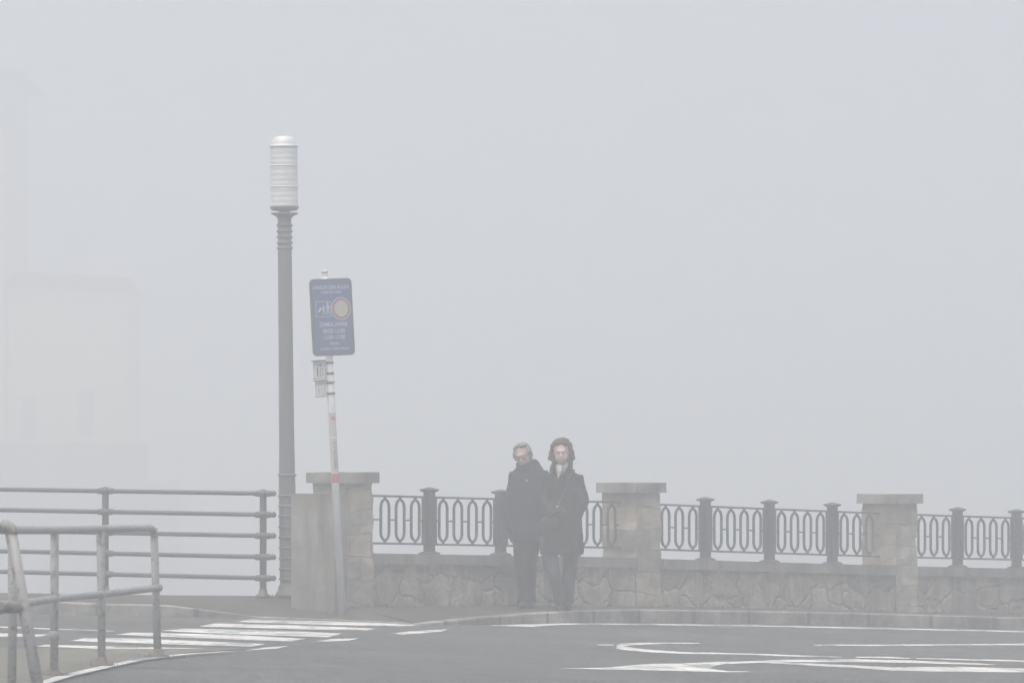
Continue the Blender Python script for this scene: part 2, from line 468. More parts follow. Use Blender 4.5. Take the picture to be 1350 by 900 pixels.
em = MB(); vs = []
for i in range(cols):
    b = bb[i]; d = (Vector((kk[i][0], kk[i][1], 0)) - Vector((b.x, b.y, 0))).normalized()
    vs += [Vector((b.x, b.y, b.z - .012)), Vector((b.x, b.y, ZC - 8.8)) - d * .8, Vector((b.x, b.y, ZC - 8.8)) + d * 3, Vector((b.x, b.y, b.z - .2)) + d * .9]
fs = [(i * 4 + r, (i + 1) * 4 + r, (i + 1) * 4 + (r + 1) % 4, i * 4 + (r + 1) % 4) for i in range(cols - 1) for r in range(4)]
em.add(vs, fs)
tag(em.build('embankment', M['stonegrey']), kind='structure')
sm = MB(); sm.add([(-420, -60, ZC - 8.5), (420, -60, ZC - 8.5), (420, 640, ZC - 8.5), (-420, 640, ZC - 8.5)], [(0, 1, 2, 3)])
tag(sm.build('sea', M['sea']), kind='structure')

# kerbside island in the near left, flagged, with a white painted edge
isl_front = [(-260, 1010), (-60, 945), (30, 912), (68, 899), (100, 889.5), (150, 878), (190, 869.5), (250, 862), (300, 858.2), (322, 857)]
isl_back = [(322, 857), (260, 856.6), (200, 857), (120, 857), (0, 856), (-150, 853), (-400, 850)]
ipts = [on_road(x, y) for x, y in isl_front] + [on_road(x, y) for x, y in isl_back[1:]]
im = MB(); n = len(ipts); IH = .016
c0 = sum(ipts, Vector()) / n
top = [p + Vector((0, 0, IH)) for p in ipts]
im.add(ipts + top, [(i, (i + 1) % n, n + (i + 1) % n, n + i) for i in range(n)])
im.add(top, [tuple(range(n))])
k = N('small_flagstones')
br = k.n('ShaderNodeTexBrick'); br.inputs['Scale'].default_value = 1; br.inputs['Brick Width'].default_value = .22; br.inputs['Row Height'].default_value = .22; br.offset = 0
br.inputs['Mortar Size'].default_value = .02; br.inputs['Color1'].default_value = (.095, .086, .072, 1); br.inputs['Color2'].default_value = (.14, .128, .108, 1); br.inputs['Mortar'].default_value = (.05, .05, .04, 1)
k.l(k.mapped((1, 1, 1), rot=(0, 0, .6)), br.inputs['Vector'])
M['flags'] = k.out(k.mix(k.ramp(k.noise(1.6, 6, .75), [(.42, 0), (.58, .9)]), br.outputs[0], (.06, .062, .042)), .9, br.outputs['Fac'], -.006)
tag(im.build('traffic_island_pavement', M['flags']), kind='structure')

# painted markings, each outline laid on the road surface
def densify(pts, step=18):
    o = []
    for a, b in zip(pts, pts[1:] + pts[:1]):
        m = max(1, int(math.hypot(a[0] - b[0], a[1] - b[1]) / step))
        for q in range(m): o.append((a[0] + (b[0] - a[0]) * q / m, a[1] + (b[1] - a[1]) * q / m))
    return o
mk = MB()
def mark(pts):
    P = [on_road(x, y, .005) for x, y in densify(pts)]
    mk.add(P, [tuple(range(len(P)))])
def stroke(pts, wds):          # centre line with pixel half-heights
    for (a, b), (wa, wb) in zip(zip(pts, pts[1:]), zip(wds, wds[1:])):
        mark([(a[0], a[1] + wa), (b[0], b[1] + wb), (b[0], b[1] - wb), (a[0], a[1] - wa)])
cross = MB(); mk_road = mk; mk = cross
for s_ in ([(313, 819.3), (330, 815.6), (400, 817.2), (500, 820.6), (552, 823.6), (530, 825.2), (400, 822.4)],
           [(262, 825), (283, 821.2), (400, 824), (496, 828), (480, 831), (400, 829)],
           [(212, 831), (240, 828), (350, 830.4), (400, 832), (452, 834.5), (432, 839.5), (400, 838.3), (300, 835.2)],
           [(152, 836.2), (173, 833.2), (300, 835.8), (403, 841.3), (383, 845), (250, 840.2)],
           [(92, 844.5), (110, 840.7), (187, 841), (350, 848.4), (333, 851.8), (200, 848)],
           [(48, 851.5), (60, 849.2), (180, 852), (300, 854.8), (286, 856.3), (130, 854.6)]):
    mark(s_)
tag(mk.build('crossing_markings', M['paint']), kind='structure')
mk = mk_road
mark([(323, 857), (353, 852.3), (382, 850.7), (367, 854)])
mark([(410, 845.6), (437, 841.7), (474, 841), (460, 844)])
mark([(513, 834.8), (540, 831.6), (590, 829), (582, 832), (533, 836)])
mark([(-80, 832.5), (65, 835.6), (55, 838.4), (-80, 839)])
stroke([(-80, 823), (0, 826), (60, 828.3), (150, 831.4)], [.7, .7, .7, .3])
# edge line along the kerb
stroke([(648, 824.2), (690, 823.2), (753, 821.9), (850, 822.4), (1000, 824.5), (1350, 832), (1600, 838)], [.5, .9, 1.0, .8, .7, .8, .9])
stroke([(668, 824.6), (700, 824.8), (753, 821.9)], [.3, .9, .6])
# hooked outline and lettering-like arrows, right
stroke([(787, 849.4), (809, 849.6)], [.4, .7])
stroke([(922, 847.4), (870, 847.2), (835, 848.4), (818, 850), (812, 851.6), (820, 853.6), (850, 857), (900, 860), (990, 861.6), (1045, 863.8), (1110, 865.6)],
       [.5, 1.1, 1.5, 2.0, 2.6, 2.4, 1.9, 1.2, .9, 1.0, .5])
stroke([(1073, 849.6), (1150, 850), (1250, 849.4), (1334, 848.9), (1365, 848.4), (1500, 846)], [.7, .9, .8, .9, 1.6, 1.4])
stroke([(1128, 865.6), (1170, 866), (1200, 867.2)], [.6, 1.0, .5])
stroke([(1208, 867.2), (1262, 868.6), (1350, 870.6), (1500, 874)], [.6, .9, 1.1, 1.2])
mark([(735, 880.6), (800, 879.3), (830, 876.4), (853, 874.6), (905, 873.6), (950, 871.6), (1000, 871.3), (960, 873.6), (945, 876.6), (935, 880.6), (960, 884), (1020, 885),
      (955, 885.4), (880, 883.4), (800, 881.8)])
stroke([(960, 873.2), (1028, 870.6), (1130, 870.2), (1200, 871.6), (1290, 874.6), (1312, 875.8)], [1.3, 1.6, 1.9, 1.7, 1.0, .4])
stroke([(1000, 872), (1070, 875.4), (1130, 878.4), (1180, 881.2), (1260, 881.6), (1350, 883), (1500, 886)], [.8, 1.4, 1.9, 2.3, 3.4, 2.6, 2.4])
tag(mk.build('road_markings', M['paint']), kind='structure')
# island edge line lies on the island
em2 = MB()
P = [on_road(x, y, IH + .005) for x, y in densify(isl_front[:], 12)[:-22]]
P = [on_road(x, y, IH + .005) for x, y in isl_front]
fine = []
for a, b in zip(P, P[1:]):
    for q in range(6): fine.append(a.lerp(b, q / 6))
fine.append(P[-1])
vs = []
for i, p in enumerate(fine):
    d = (fine[min(i + 1, len(fine) - 1)] - fine[max(i - 1, 0)]).normalized(); nn_ = Vector((-d.y, d.x, 0))
    wv_ = .12 * min(1, (len(fine) - i) / 14) + .02 * noise.noise(p * 2)
    a_, b_ = p.copy() + nn_ * .005, p + nn_ * wv_
    vs += [a_, b_]
em2.add(vs, [(2 * i, 2 * i + 2, 2 * i + 3, 2 * i + 1) for i in range(len(fine) - 1)])
tag(em2.build('island_edge_marking', M['paint']), kind='structure')

# ------------------------------------------------------------------ parapet: stone piers, low walls, iron balustrades
def rough_prism(mb, t0, t1, o0, o1, z0f, z1f, step, amp, seed, taper=0):
    """subdivided box in the parapet's frame with an uneven surface"""
    nt_ = max(1, round((t1 - t0) / step)); no = max(1, round((o1 - o0) / step)); nz = max(1, round((z1f(t0) - z0f(t0)) / step))
    idx = {}; vs = []; fs = []
    def V(i, j, k_):
        key = (i, j, k_)
        if key not in idx:
            t = t0 + (t1 - t0) * i / nt_; o = o0 + (o1 - o0) * j / no
            z = z0f(t) + (z1f(t) - z0f(t)) * k_ / nz
            tc, oc = (t0 + t1) / 2, (o0 + o1) / 2
            q = Vector((t * 5, o * 5, z * 6 + seed)); r = noise.noise_vector(q) * amp + noise.noise_vector(q * 3) * amp * .4
            if k_ in (0,): r.z = 0
            p = W(t + r.x, o + r.y, z + r.z * .5)
            idx[key] = len(vs); vs.append(p)
        return idx[key]
    for i in range(nt_):
        for j in range(no):
            fs.append((V(i, j, nz), V(i, j + 1, nz), V(i + 1, j + 1, nz), V(i + 1, j, nz))[::1])
            fs.append((V(i, j, 0), V(i + 1, j, 0), V(i + 1, j + 1, 0), V(i, j + 1, 0)))
    for i in range(nt_):
        for k_ in range(nz):
            fs.append((V(i, 0, k_), V(i, 0, k_ + 1), V(i + 1, 0, k_ + 1), V(i + 1, 0, k_)))
            fs.append((V(i, no, k_), V(i + 1, no, k_), V(i + 1, no, k_ + 1), V(i, no, k_ + 1)))
    for j in range(no):
        for k_ in range(nz):
            fs.append((V(0, j, k_), V(0, j + 1, k_), V(0, j + 1, k_ + 1), V(0, j, k_ + 1)))
            fs.append((V(nt_, j, k_), V(nt_, j, k_ + 1), V(nt_, j + 1, k_ + 1), V(nt_, j + 1, k_)))
    mb.add(vs, fs, False)
def fixn(o):
    import bmesh
    b = bmesh.new(); b.from_mesh(o.data); bmesh.ops.recalc_face_normals(b, faces=b.faces); b.to_mesh(o.data); b.free()
    return o

caps = [(ZC - .286, 'squared cap'), (ZC - .415, ''), (ZC - .568, ''), (ZC - .70, ''), (ZC - .83, '')]
plabels = ['stone pier with flat cap behind the leaning sign pole, beside the street lamp',
           'stone pier with chipped flat cap just right of the walking couple',
           'stone pier with wide bulging shaft and flat cap, farthest right in view',
           'stone pier down the slope beyond the last balustrade post', 'stone pier at the far lower end of the parapet']
for i, (t0, t1) in enumerate(PIERS):
    tm = (t0 + t1) / 2
    root = empty('stone_pier', W(tm, 0, base(tm)))
    tag(root, plabels[i], 'pier', 'stone piers of the parapet')
    ct = caps[i][0]
    mb = MB(); rough_prism(mb, t0, t1, -HB, HB, lambda t: base(t) - .3, lambda t: ct - .108, .045, .021, i * 9.3)
    fixn(mb.build('shaft', M['courses'], root))
    mb = MB(); rough_prism(mb, t0 - .055, t1 + .050, -HB - .035, HB + .045, lambda t: ct - .11, lambda t: ct, .05, .010, i * 5.1 + 3)
    fixn(mb.build('cap_stone', M['cap'], root))

bays = [(PIERS[i][1], PIERS[i + 1][0]) for i in range(4)]
wlabels = ['low rubble wall with concrete coping behind the walking couple', 'low cracked rubble wall with coping between the middle and right piers',
           'low rubble wall with coping right of the rightmost pier', 'low rubble wall with coping at the far lower end']
for i, (t0, t1) in enumerate(bays):
    tm = (t0 + t1) / 2
    root = empty('rubble_wall', W(tm, 0, base(tm))); tag(root, wlabels[i], 'wall', 'low walls of the parapet')
    mb = MB(); rough_prism(mb, t0 + .004, t1 - .004, -HB + .03, HB - .012, lambda t: base(t) - .3, lambda t: ledge(t) - .108, .07, .009, i * 3.7)
    fixn(mb.build('wall', M['rubble'], root))
    mb = MB(); rough_prism(mb, t0 + .006, t1 - .006, -HB - .0, HB + .035, lambda t: ledge(t) - .11, lambda t: ledge(t), .06, .004, i * 3.1 + 40)
    fixn(mb.build('coping', M['coping'], root))

# iron work, shared meshes in the parapet frame
RZ = Matrix.Rotation(YAW, 3, 'Z')
def shared(name, fn):
    mb = MB(); fn(mb); return mb.mesh(name)
RT, RB = .60, .105            # rail heights above the coping
def f_post(mb):
    mb.box((0, 0, .34), (.088, .088, .66))
    for sx in (-1, 1):
        for q in (-1, 1): mb.box((sx * .0, q * .046, .34), (.03, .006, .56))
        for q in (-.028, .028): mb.box((q, sx * .046, .34), (.012, .008, .56))
        mb.box((sx * .075, 0, (RT + RB) / 2), (.058, .03, RT - RB + .01))
        mb.box((sx * .075, 0, (RT + RB) / 2), (.016, .046, RT - RB - .03))
def f_cap(mb):
    mb.add([(a * r, b * r, z) for r, z in ((.048, .655), (.070, .668), (.074, .682), (.052, .690), (.012, .705)) for a, b in ((-1, -1), (1, -1), (1, 1), (-1, 1))],
           [(i * 4 + j, i * 4 + (j + 1) % 4, (i + 1) * 4 + (j + 1) % 4, (i + 1) * 4 + j) for i in range(4) for j in range(4)] + [(3, 2, 1, 0), (16, 17, 18, 19)])
def f_foot(mb):
    mb.add([(a * r, b * r, z) for r, z in ((.082, 0), (.082, .014), (.05, .03)) for a, b in ((-1, -1), (1, -1), (1, 1), (-1, 1))],
           [(i * 4 + j, i * 4 + (j + 1) % 4, (i + 1) * 4 + (j + 1) % 4, (i + 1) * 4 + j) for i in range(2) for j in range(4)] + [(3, 2, 1, 0), (8, 9, 10, 11)])
OW, OH = .062, .212           # half width and half height of an oval ring
def f_oval(mb):
    pts = []
    for j in range(10): a = math.pi * j / 9; pts.append((OW * math.cos(a), OH - OW * 1.3 + OW * 1.3 * math.sin(a)))
    for j in range(10): a = math.pi + math.pi * j / 9; pts.append((OW * math.cos(a), -OH + OW * 1.3 + OW * 1.3 * math.sin(a)))
    n_ = len(pts); th = .0085; dp = .013; vs = []
    for i in range(n_):
        a = Vector(pts[i - 1]); b = Vector(pts[(i + 1) % n_]); d = (b - a).normalized(); nn_ = Vector((d.y, -d.x))
        p = Vector(pts[i])
        for s_, y in ((th, -dp), (th, dp), (-th, dp), (-th, -dp)):
            q = p + nn_ * s_; vs.append((q.x, y, q.y))
    mb.add(vs, [(i * 4 + j, i * 4 + (j + 1) % 4, ((i + 1) % n_) * 4 + (j + 1) % 4, ((i + 1) % n_) * 4 + j) for i in range(n_) for j in range(4)])
    for s_ in (-1, 1): mb.box((0, 0, s_ * (OH + .018)), (.018, .022, .05)); mb.box((0, 0, s_ * (OH + .004)), (.034, .026, .016))
me_post, me_cap, me_foot, me_oval = (shared(n_, f) for n_, f in (('post', f_post), ('cap', f_cap), ('foot_plate', f_foot), ('oval_ring', f_oval)))
blabels = ['grey iron balustrade with oval rings, partly hidden behind the walking couple', 'grey iron balustrade with three posts between the middle and right piers',
           'grey iron balustrade right of the rightmost pier, running out of the picture', 'grey iron balustrade at the far lower end']
posts = [[0, 1.117, 2.235], [4.50, 5.615, 6.74], [9.07, 10.21, 11.33], [13.6, 14.75, 15.85]]
for i, (t0, t1) in enumerate(bays):
    tm = (t0 + t1) / 2
    root = empty('iron_balustrade', W(tm, 0, ledge(tm))); tag(root, blabels[i], 'balustrade', 'iron balustrades between the piers')
    org = Vector(root.location)
    for t in posts[i]:
        p = link('post', me_post, M['iron'], root, W(t, 0, ledge(t)) - org); p.rotation_euler.z = YAW
        link('cap', me_cap, M['iron'], p); link('foot_plate', me_foot, M['iron'], p)
    ends = [t0 - .0] + posts[i] + [t1]
    for j, (a, b) in enumerate(zip(ends, ends[1:])):
        a_, b_ = a + (.1 if j else 0), b - (.1 if j < 3 else 0)
        width = b_ - a_
        cnt = 4 if 0 < j < 3 else (3 if width > .85 else 3)
        if j == 0: cnt = 4 if width > 1.1 else 3
        pitch = width / cnt if 0 < j < 3 else .232
        if j == 0: cs = [b_ - .232 * (q + .5) for q in range(3)] if i == 0 else [b_ - pitch * (q + .5) for q in range(int((width - .02) / pitch + .15))]
        elif j == 3: cs = [a_ + pitch * (q + .5) for q in range(int((width + .02) / pitch + .2))]
        else: cs = [a_ + pitch * (q + .5) for q in range(cnt)]
        mb = MB()
        def rail(ta, tb, h, w_, th):
            mb.hexa([W(ta, -w_, ledge(ta) + h - th), W(ta, w_, ledge(ta) + h - th), W(tb, w_, ledge(tb) + h - th), W(tb, -w_, ledge(tb) + h - th),
                     W(ta, -w_, ledge(ta) + h + th), W(ta, w_, ledge(ta) + h + th), W(tb, w_, ledge(tb) + h + th), W(tb, -w_, ledge(tb) + h + th)])
        rail(a_, b_, RT, .022, .0105); rail(a_, b_, RB, .022, .0105)
        es = sorted([a_] + [c + s_ * (OW + .006) for c in cs for s_ in (-1, 1)] + [b_])
        for q in range(0, len(es) - 1, 2):
            if es[q + 1] - es[q] > .01: rail(es[q], es[q + 1], (RT + RB) / 2, .008, .008)
        pn = mb.build('rail_panel', M['iron'], root)
        for c in cs:
            o = link('oval_ring', me_oval, M['iron'], pn, W(c, 0, ledge(c) + (RT + RB) / 2) - org); o.rotation_euler.z = YAW

# concrete block against the first pier
mb = MB(); bt = ZC - .504
rough_prism(mb, -1.70, -1.515, -.37, .262, lambda t: base(t) - .3, lambda t: bt, .06, .003, 77)
cb = fixn(mb.build('concrete_block', M['block'], origin=W(-1.6, 0, base(-1.6))))
tag(cb, 'smooth grey concrete block against the stone pier by the street lamp', 'concrete block')

# ------------------------------------------------------------------ far left pipe fence
fa, fb = Vector((-5.54, 61.5, 0)), Vector((-2.615, 59.8, 0))
fd = (fb - fa).normalized(); fl = 2.0
root = empty('pipe_fence', (fb.x, fb.y, ZC - 1.595)); tag(root, 'grey five-bar pipe fence along the edge of the drop, left of the street lamp', 'fence')
fh = [.225 * (q) + .185 for q in range(5)]
ftop = lambda p: ZC - .512 + .009 * (p - fb).length
for q in range(8):
    p = fb - fd * fl * q; zt = ftop(p); zb = ZC - 1.60
    mb = MB(); c = Vector((p.x, p.y, 0))
    mb.lathe(c, [(.036, zb), (.036, zt + .015), (.03, zt + .03), (.0, zt + .035)])
    po = mb.build('post', M['railgrey'], root)
    for k_ in range(5):
        zz = zt - .222 * k_; mb = MB()
        mb.ball(c + Vector((0, 0, zz)), (.062, .062, .046))
        mb.tube([c + Vector((0, 0, zz)) - fd * .105, c + Vector((0, 0, zz)) - fd * .07, c + Vector((0, 0, zz)) + fd * .07, c + Vector((0, 0, zz)) + fd * .105], [.026, .034, .034, .026])
        mb.build('joint', M['railgrey'], po)
    mb = MB(); mb.lathe(c, [(.08, zb), (.08, zb + .02), (.05, zb + .035), (.037, zb + .09)]); mb.build('foot_plate', M['railgrey'], po)
for k_ in range(5):
    a = fb + fd * .13; b = fb - fd * fl * 7.1
    mb = MB(); n_ = 30; pts = []
    for i in range(n_ + 1):
        p = a.lerp(b, i / n_); pts.append(Vector((p.x, p.y, ftop(p) - .222 * k_)))
    mb.tube(pts, .024)
    mb.ball(pts[0], .03)
    mb.build('rail', M['railgrey'], root)

# ------------------------------------------------------------------ near guard rails on the island
def zisl(p): return zroad(p.x, p.y) + IH
gp = [(208.5, 48.2), (134.5, 46.4), (72, 44.6), (16, 41.7)]
gt = []
root = None
G = []
for px, Y in gp:
    X = (px - 675) / FPX * Y; G.append(Vector((X, Y, 0)))
root = empty('tubular_guard_rail', (G[0].x, G[0].y, zisl(G[0])))
tag(root, 'worn light grey guard rail of bent tube with two bars on the traffic island', 'guard rail')
tops = [695.5, 697, 698.5, 698]; mids = [774.5, 783, 789, 797.5]
TP = [at(px, ty, Y) for (px, Y), ty in zip([(203, 48.2), (132, 46.4), (72, 44.6), (16, 41.7)], tops)]
MP = [at(px, ty, Y) for (px, Y), ty in zip([(206.5, 48.2), (134, 46.4), (72, 44.6), (16, 41.7)], mids)]
ext = lambda P: P[-1] + (P[-1] - P[-2]) * 1.2 + Vector((.25, 0, 0))
for i, (g, tp) in enumerate(zip(G, TP)):
    mb = MB(); b_ = Vector((g.x, g.y, zisl(g) - .02))
    t_ = tp + Vector((0, 0, -.0 if i == 0 else -.02))
    mb.tube([b_, b_.lerp(t_, .5) + Vector((.006 * (i % 2), 0, 0)), t_], .033)
    po = mb.build('post', M['guard'], root)
    mb = MB(); mb.lathe(Vector((b_.x, b_.y, b_.z)), [(.10, .012), (.10, .03), (.045, .04), (.037, .09)] if i != 2 else [(.09, .012), (.09, .03), (.036, .04), (.036, .06)])
    mb.build('foot_plate', M['rust'], po)
    if i == 2:
        mb = MB(); mb.lathe(b_ , [(.034, .30), (.040, .305), (.040, .36), (.034, .365)]); mb.build('joint_collar', M['guard'], po)
def arc(a, b, c, n_=8): return [(1 - u) ** 2 * a + 2 * u * (1 - u) * b + u * u * c for u in [i / n_ for i in range(n_ + 1)]]
mb = MB()
e0 = TP[0] + (G[0] + Vector((0, 0, TP[0].z)) - TP[0]) * .0
pts = arc(TP[0] + Vector((.004, 0, -.09)), TP[0] + Vector((0, 0, .0)), TP[0].lerp(TP[1], .09)) + [TP[1], TP[2], TP[3], ext(TP)]
mb.tube(pts, .032); mb.build('top_rail', M['guard'], root)
mb = MB(); mb.tube([MP[0] + Vector((.03, .03, 0)), MP[0], MP[1], MP[2], MP[3], ext(MP)], .030); mb.build('lower_rail', M['guard'], root)

Yn = 34.6
tpn = at(13, 694, Yn); bx = at(50, 905, Yn); dn_ = (bx - tpn)
zb = zroad(bx.x, Yn) + IH
kz = (tpn.z - zb) / (tpn.z - bx.z); bn = tpn + dn_ * kz
root = empty('tubular_guard_rail', bn); tag(root, 'guard rail with a leaning bent end post, nearest the camera at the left picture edge', 'guard rail')
mb = MB(); mb.tube([bn, bn.lerp(tpn, .5), tpn], [.037, .037, .036]); po = mb.build('post', M['guard'], root)
mb = MB(); mb.lathe(bn, [(.10, .002), (.10, .02), (.045, .03), (.042, .08)]); mb.build('foot_plate', M['guard'], po)
mb = MB(); q = tpn + Vector((-2.2, -.9, .03))
mb.tube([tpn + Vector((.012, 0, -.04))] + arc(tpn + Vector((.012, 0, -.03)), tpn + Vector((.0, 0, .012)), tpn.lerp(q, .03)) + [q], .039); mb.build('top_rail', M['guard'], root)
mp = tpn.lerp(bn, .50); mp = at(30, 800, Yn)
mb = MB(); mb.tube([mp, mp + Vector((-2.2, -.9, .02))], .036); mb.build('lower_rail', M['guard'], root)
for q_ in (1.0,):
    b2 = bn + Vector((-2.2, -.9, 0)); b2.z = zroad(b2.x, b2.y) + IH
    mb = MB(); mb.tube([b2, tpn + Vector((-2.2, -.9, .03))], .036); mb.build('post', M['guard'], root)

# ------------------------------------------------------------------ street lamp
LY = 59.95
lb = at(380, 790, LY); lb.z = zpave(lb.x, LY) if False else ZC - 1.605
lt = at(375, 281, LY)
axis = (lt - lb).normalized()
root = empty('street_lamp', lb); tag(root, 'tall grey street lamp with banded pole and cylindrical ribbed lantern', 'street lamp')
LM = axis.to_track_quat('Z', 'Y').to_matrix()
L = (lt - lb).length; ps = LM
mb = MB()
prof = [(.085, 0), (.085, .04), (.088, .3), (.088, 1.15)]
prof += [(.088, 1.16), (.080, 1.6), (.073, L - .45), (.072, L)]
mb.lathe(lb, prof, 32, LM); pole = mb.build('pole', M['pole'], root)
def zl(py): return (at(378, py, LY) - lb).dot(axis)
for py in (626, 653, 666.5, 680, 694, 708, 722, 736, 749.6, 763):
    r = .09
    mb = MB(); mb.lathe(lb, [(r - .004, zl(py) - .014), (r + .008, zl(py) - .008), (r + .008, zl(py) + .008), (r - .004, zl(py) + .014)], 32, LM); mb.build('band', M['pole'], pole)
for py in (297.3, 305, 312.5, 320, 327):
    r = .076
    mb = MB(); mb.lathe(lb, [(r - .006, zl(py) - .016), (r + .010, zl(py) - .007), (r + .010, zl(py) + .007), (r - .006, zl(py) + .016)], 32, LM); mb.build('band', M['pole'], pole)
mb = MB(); mb.lathe(lb, [(.14, 0), (.14, .03), (.115, .06), (.10, .12), (.088, .14)], 32, LM); mb.build('base_collar', M['pole'], root)
mb = MB(); z1 = zl(281.5)
mb.lathe(lb, [(.075, z1 - .05), (.09, z1 - .03), (.143, z1 - .004), (.143, z1 + .008), (.05, z1 + .014)], 36, LM); mb.build('plate', M['pole'], root)
lc = Vector((0, 0, 0))
lan = empty('lantern', (0, 0, 0), root)
C.objects.unlink(lan); bpy.data.objects.remove(lan)
mb = MB(); za, zb_ = zl(276), zl(193)
mb.lathe(lb, [(.05, z1 + .0), (.06, za - .02), (.13, za - .012), (.150, za + .01), (.150, za + .03), (.142, za + .038)], 36, LM); mb.build('lantern_base', M['pole'], root)
mb = MB(); pr = []; nb = 15
for i in range(nb):
    z = za + .036 + (zb_ - za - .04) * i / nb; dz = (zb_ - za - .04) / nb
    pr += [(.1439, z), (.1445, z + dz * .3), (.1445, z + dz * .7), (.1439, z + dz)]
mb.lathe(lb, [(.1, za + .036), (.144, za + .036), (.144, za + .037), (.144, za + .045), (.144, (za + zb_) / 2), (.144, zb_ - .014), (.144, zb_ - .005), (.144, zb_ - .004), (.1, zb_ - .004)], 40, LM); dif = mb.build('diffuser', M['diffuser'], root)
for py in (218.5, 246.5):
    mb = MB(); z = zl(py); mb.lathe(lb, [(.140, z - .010), (.149, z - .006), (.149, z + .006), (.140, z + .010)], 40, LM); mb.build('ring', M['galv'], dif)
mb = MB(); z = zb_
mb.lathe(lb, [(.140, z - .012), (.155, z - .006), (.155, z + .006), (.125, z + .012), (.128, z + .035), (.12, z + .045), (.118, z + .07), (.105, z + .078), (.10, z + .098), (.06, z + .108), (.0, z + .11)], 40, LM)
mb.build('lantern_cap', M['white'], root)

# ------------------------------------------------------------------ leaning sign pole
SY = 58.4
sb = at(451, 798, SY); sb.z = zpave(sb.x, SY)
st_ = at(428, 359, SY)
ax = (st_ - sb).normalized()
SM = ax.to_track_quat('Z', 'Y').to_matrix()
SL = (st_ - sb).length
root = empty('traffic_sign', sb); tag(root, 'leaning metal pole with a blue information sign and two small white plates', 'traffic sign')
mb = MB(); mb.lathe(sb, [(.039, 0), (.039, SL - .05), (.030, SL - .045)], 24, SM); pole = mb.build('pole', M['galv'], root)
mb = MB(); mb.lathe(sb, [(.031, SL - .05), (.031, SL - .02), (.026, SL - .018), (.026, SL - .008), (.034, SL - .006), (.034, SL + .02), (.02, SL + .024)], 24, SM); mb.build('pole_cap', M['white'], root)
def zs(py):
    return (sb.z * 0 + (at(451, py, SY).z - sb.z)) / ax.z
for py in (478, 492, 504, 518.5):
    mb = MB(); mb.lathe(sb, [(.040, zs(py) - .012), (.045, zs(py) - .010), (.045, zs(py) + .010), (.040, zs(py) + .012)], 24, SM); mb.build('clamp_band', M['iron'], pole)
def patch(name, mat, py0, py1, a0=-150, a1=-20, r=.0405, par=pole):
    mb = MB(); nn_ = 14; vs = []
    for zz in (zs(py1), zs(py0)):
        for i in range(nn_ + 1):
            a = R(a0 + (a1 - a0) * i / nn_)
            vs.append(sb + SM @ Vector((0, 0, zz)) + Vector((math.cos(a), math.sin(a), 0)) * r)
    mb.add(vs, [(i, i + 1, nn_ + 2 + i, nn_ + 1 + i) for i in range(nn_)], True)
    return mb.build(name, mat, par)
patch('sticker', M['paper'], 544, 575); patch('sticker', M['sticker'], 549, 553.5, -105, -40, .0412)
patch('sticker', M['paper'], 578, 622, -140, -30); patch('sticker', M['sticker'], 624, 636.5, -150, -15, .0412); patch('sticker', M['signwhite'], 637, 640, -150, -15, .041)
k = N('faded_print')
M['faded'] = k.out(k.ramp(k.noise(60, 3), [(.4, (.14, .14, .14)), (.6, (.4, .39, .37))]), .7)
patch('sticker', M['faded'], 582, 618, -95, -40, .0413)

def rrect(mb, w_, h_, r, z0, z1, cx=0, cy=0, n_=6):
    pts = []
    for sx, sy, a0 in ((1, 1, 0), (-1, 1, 90), (-1, -1, 180), (1, -1, 270)):
        for i in range(n_ + 1):
            a = R(a0 + 90 * i / n_)
            pts.append((cx + sx * (w_ / 2 - r) + r * math.cos(a), cy + sy * (h_ / 2 - r) + r * math.sin(a)))
    m_ = len(pts)
    mb.add([(x, y, z0) for x, y in pts] + [(x, y, z1) for x, y in pts], [tuple(reversed(range(m_))), tuple(range(m_, 2 * m_))] + [(i, (i + 1) % m_, m_ + (i + 1) % m_, m_ + i) for i in range(m_)])
def disc(mb, r, z0, z1, cx, cy, n_=36, sx=1):
    pts = [(cx + r * sx * math.cos(2 * math.pi * i / n_), cy + r * math.sin(2 * math.pi * i / n_)) for i in range(n_)]
    mb.add([(x, y, z0) for x, y in pts] + [(x, y, z1) for x, y in pts], [tuple(reversed(range(n_))), tuple(range(n_, 2 * n_))] + [(i, (i + 1) % n_, n_ + (i + 1) % n_, n_ + i) for i in range(n_)])
def frame(yaw, upv, c):
    n_ = Vector((math.sin(yaw), -math.cos(yaw), 0)); e2 = upv.normalized(); n_ = (n_ - e2 * n_.dot(e2)).normalized(); e1 = e2.cross(n_)
    m_ = Matrix.Identity(4)
    for i, v in enumerate((e1, e2, n_)):
        for j in range(3): m_[j][i] = v[j]
    m_.translation = c
    return m_
def place(o, m_, par): o.matrix_basis = Matrix.Translation(-WORLD(par)) @ m_; return o
def plate_text(body, size, cx, cy, z, par, mat, name='lettering', sx=1.0):
    cu = bpy.data.curves.new('t', 'FONT'); cu.body = body; cu.size = size; cu.align_x = 'CENTER'; cu.align_y = 'CENTER'; cu.extrude = .0008; cu.offset = size * .012
    t = bpy.data.objects.new('t', cu); C.objects.link(t)
    dg = bpy.context.evaluated_depsgraph_get(); me = bpy.data.meshes.new_from_object(t.evaluated_get(dg)); bpy.data.objects.remove(t)
    for v in me.vertices: v.co = Vector((v.co.x * sx + cx, v.co.y + cy, v.co.z + z))
    me.materials.clear()
    return link(name, me, mat, par)
yaw = R(33)
fm = frame(yaw, ax, at(437.8, 418, SY))
cen = at(437.8, 418, SY)
polepoint = sb + ax * ((cen.z - sb.z) / ax.z)
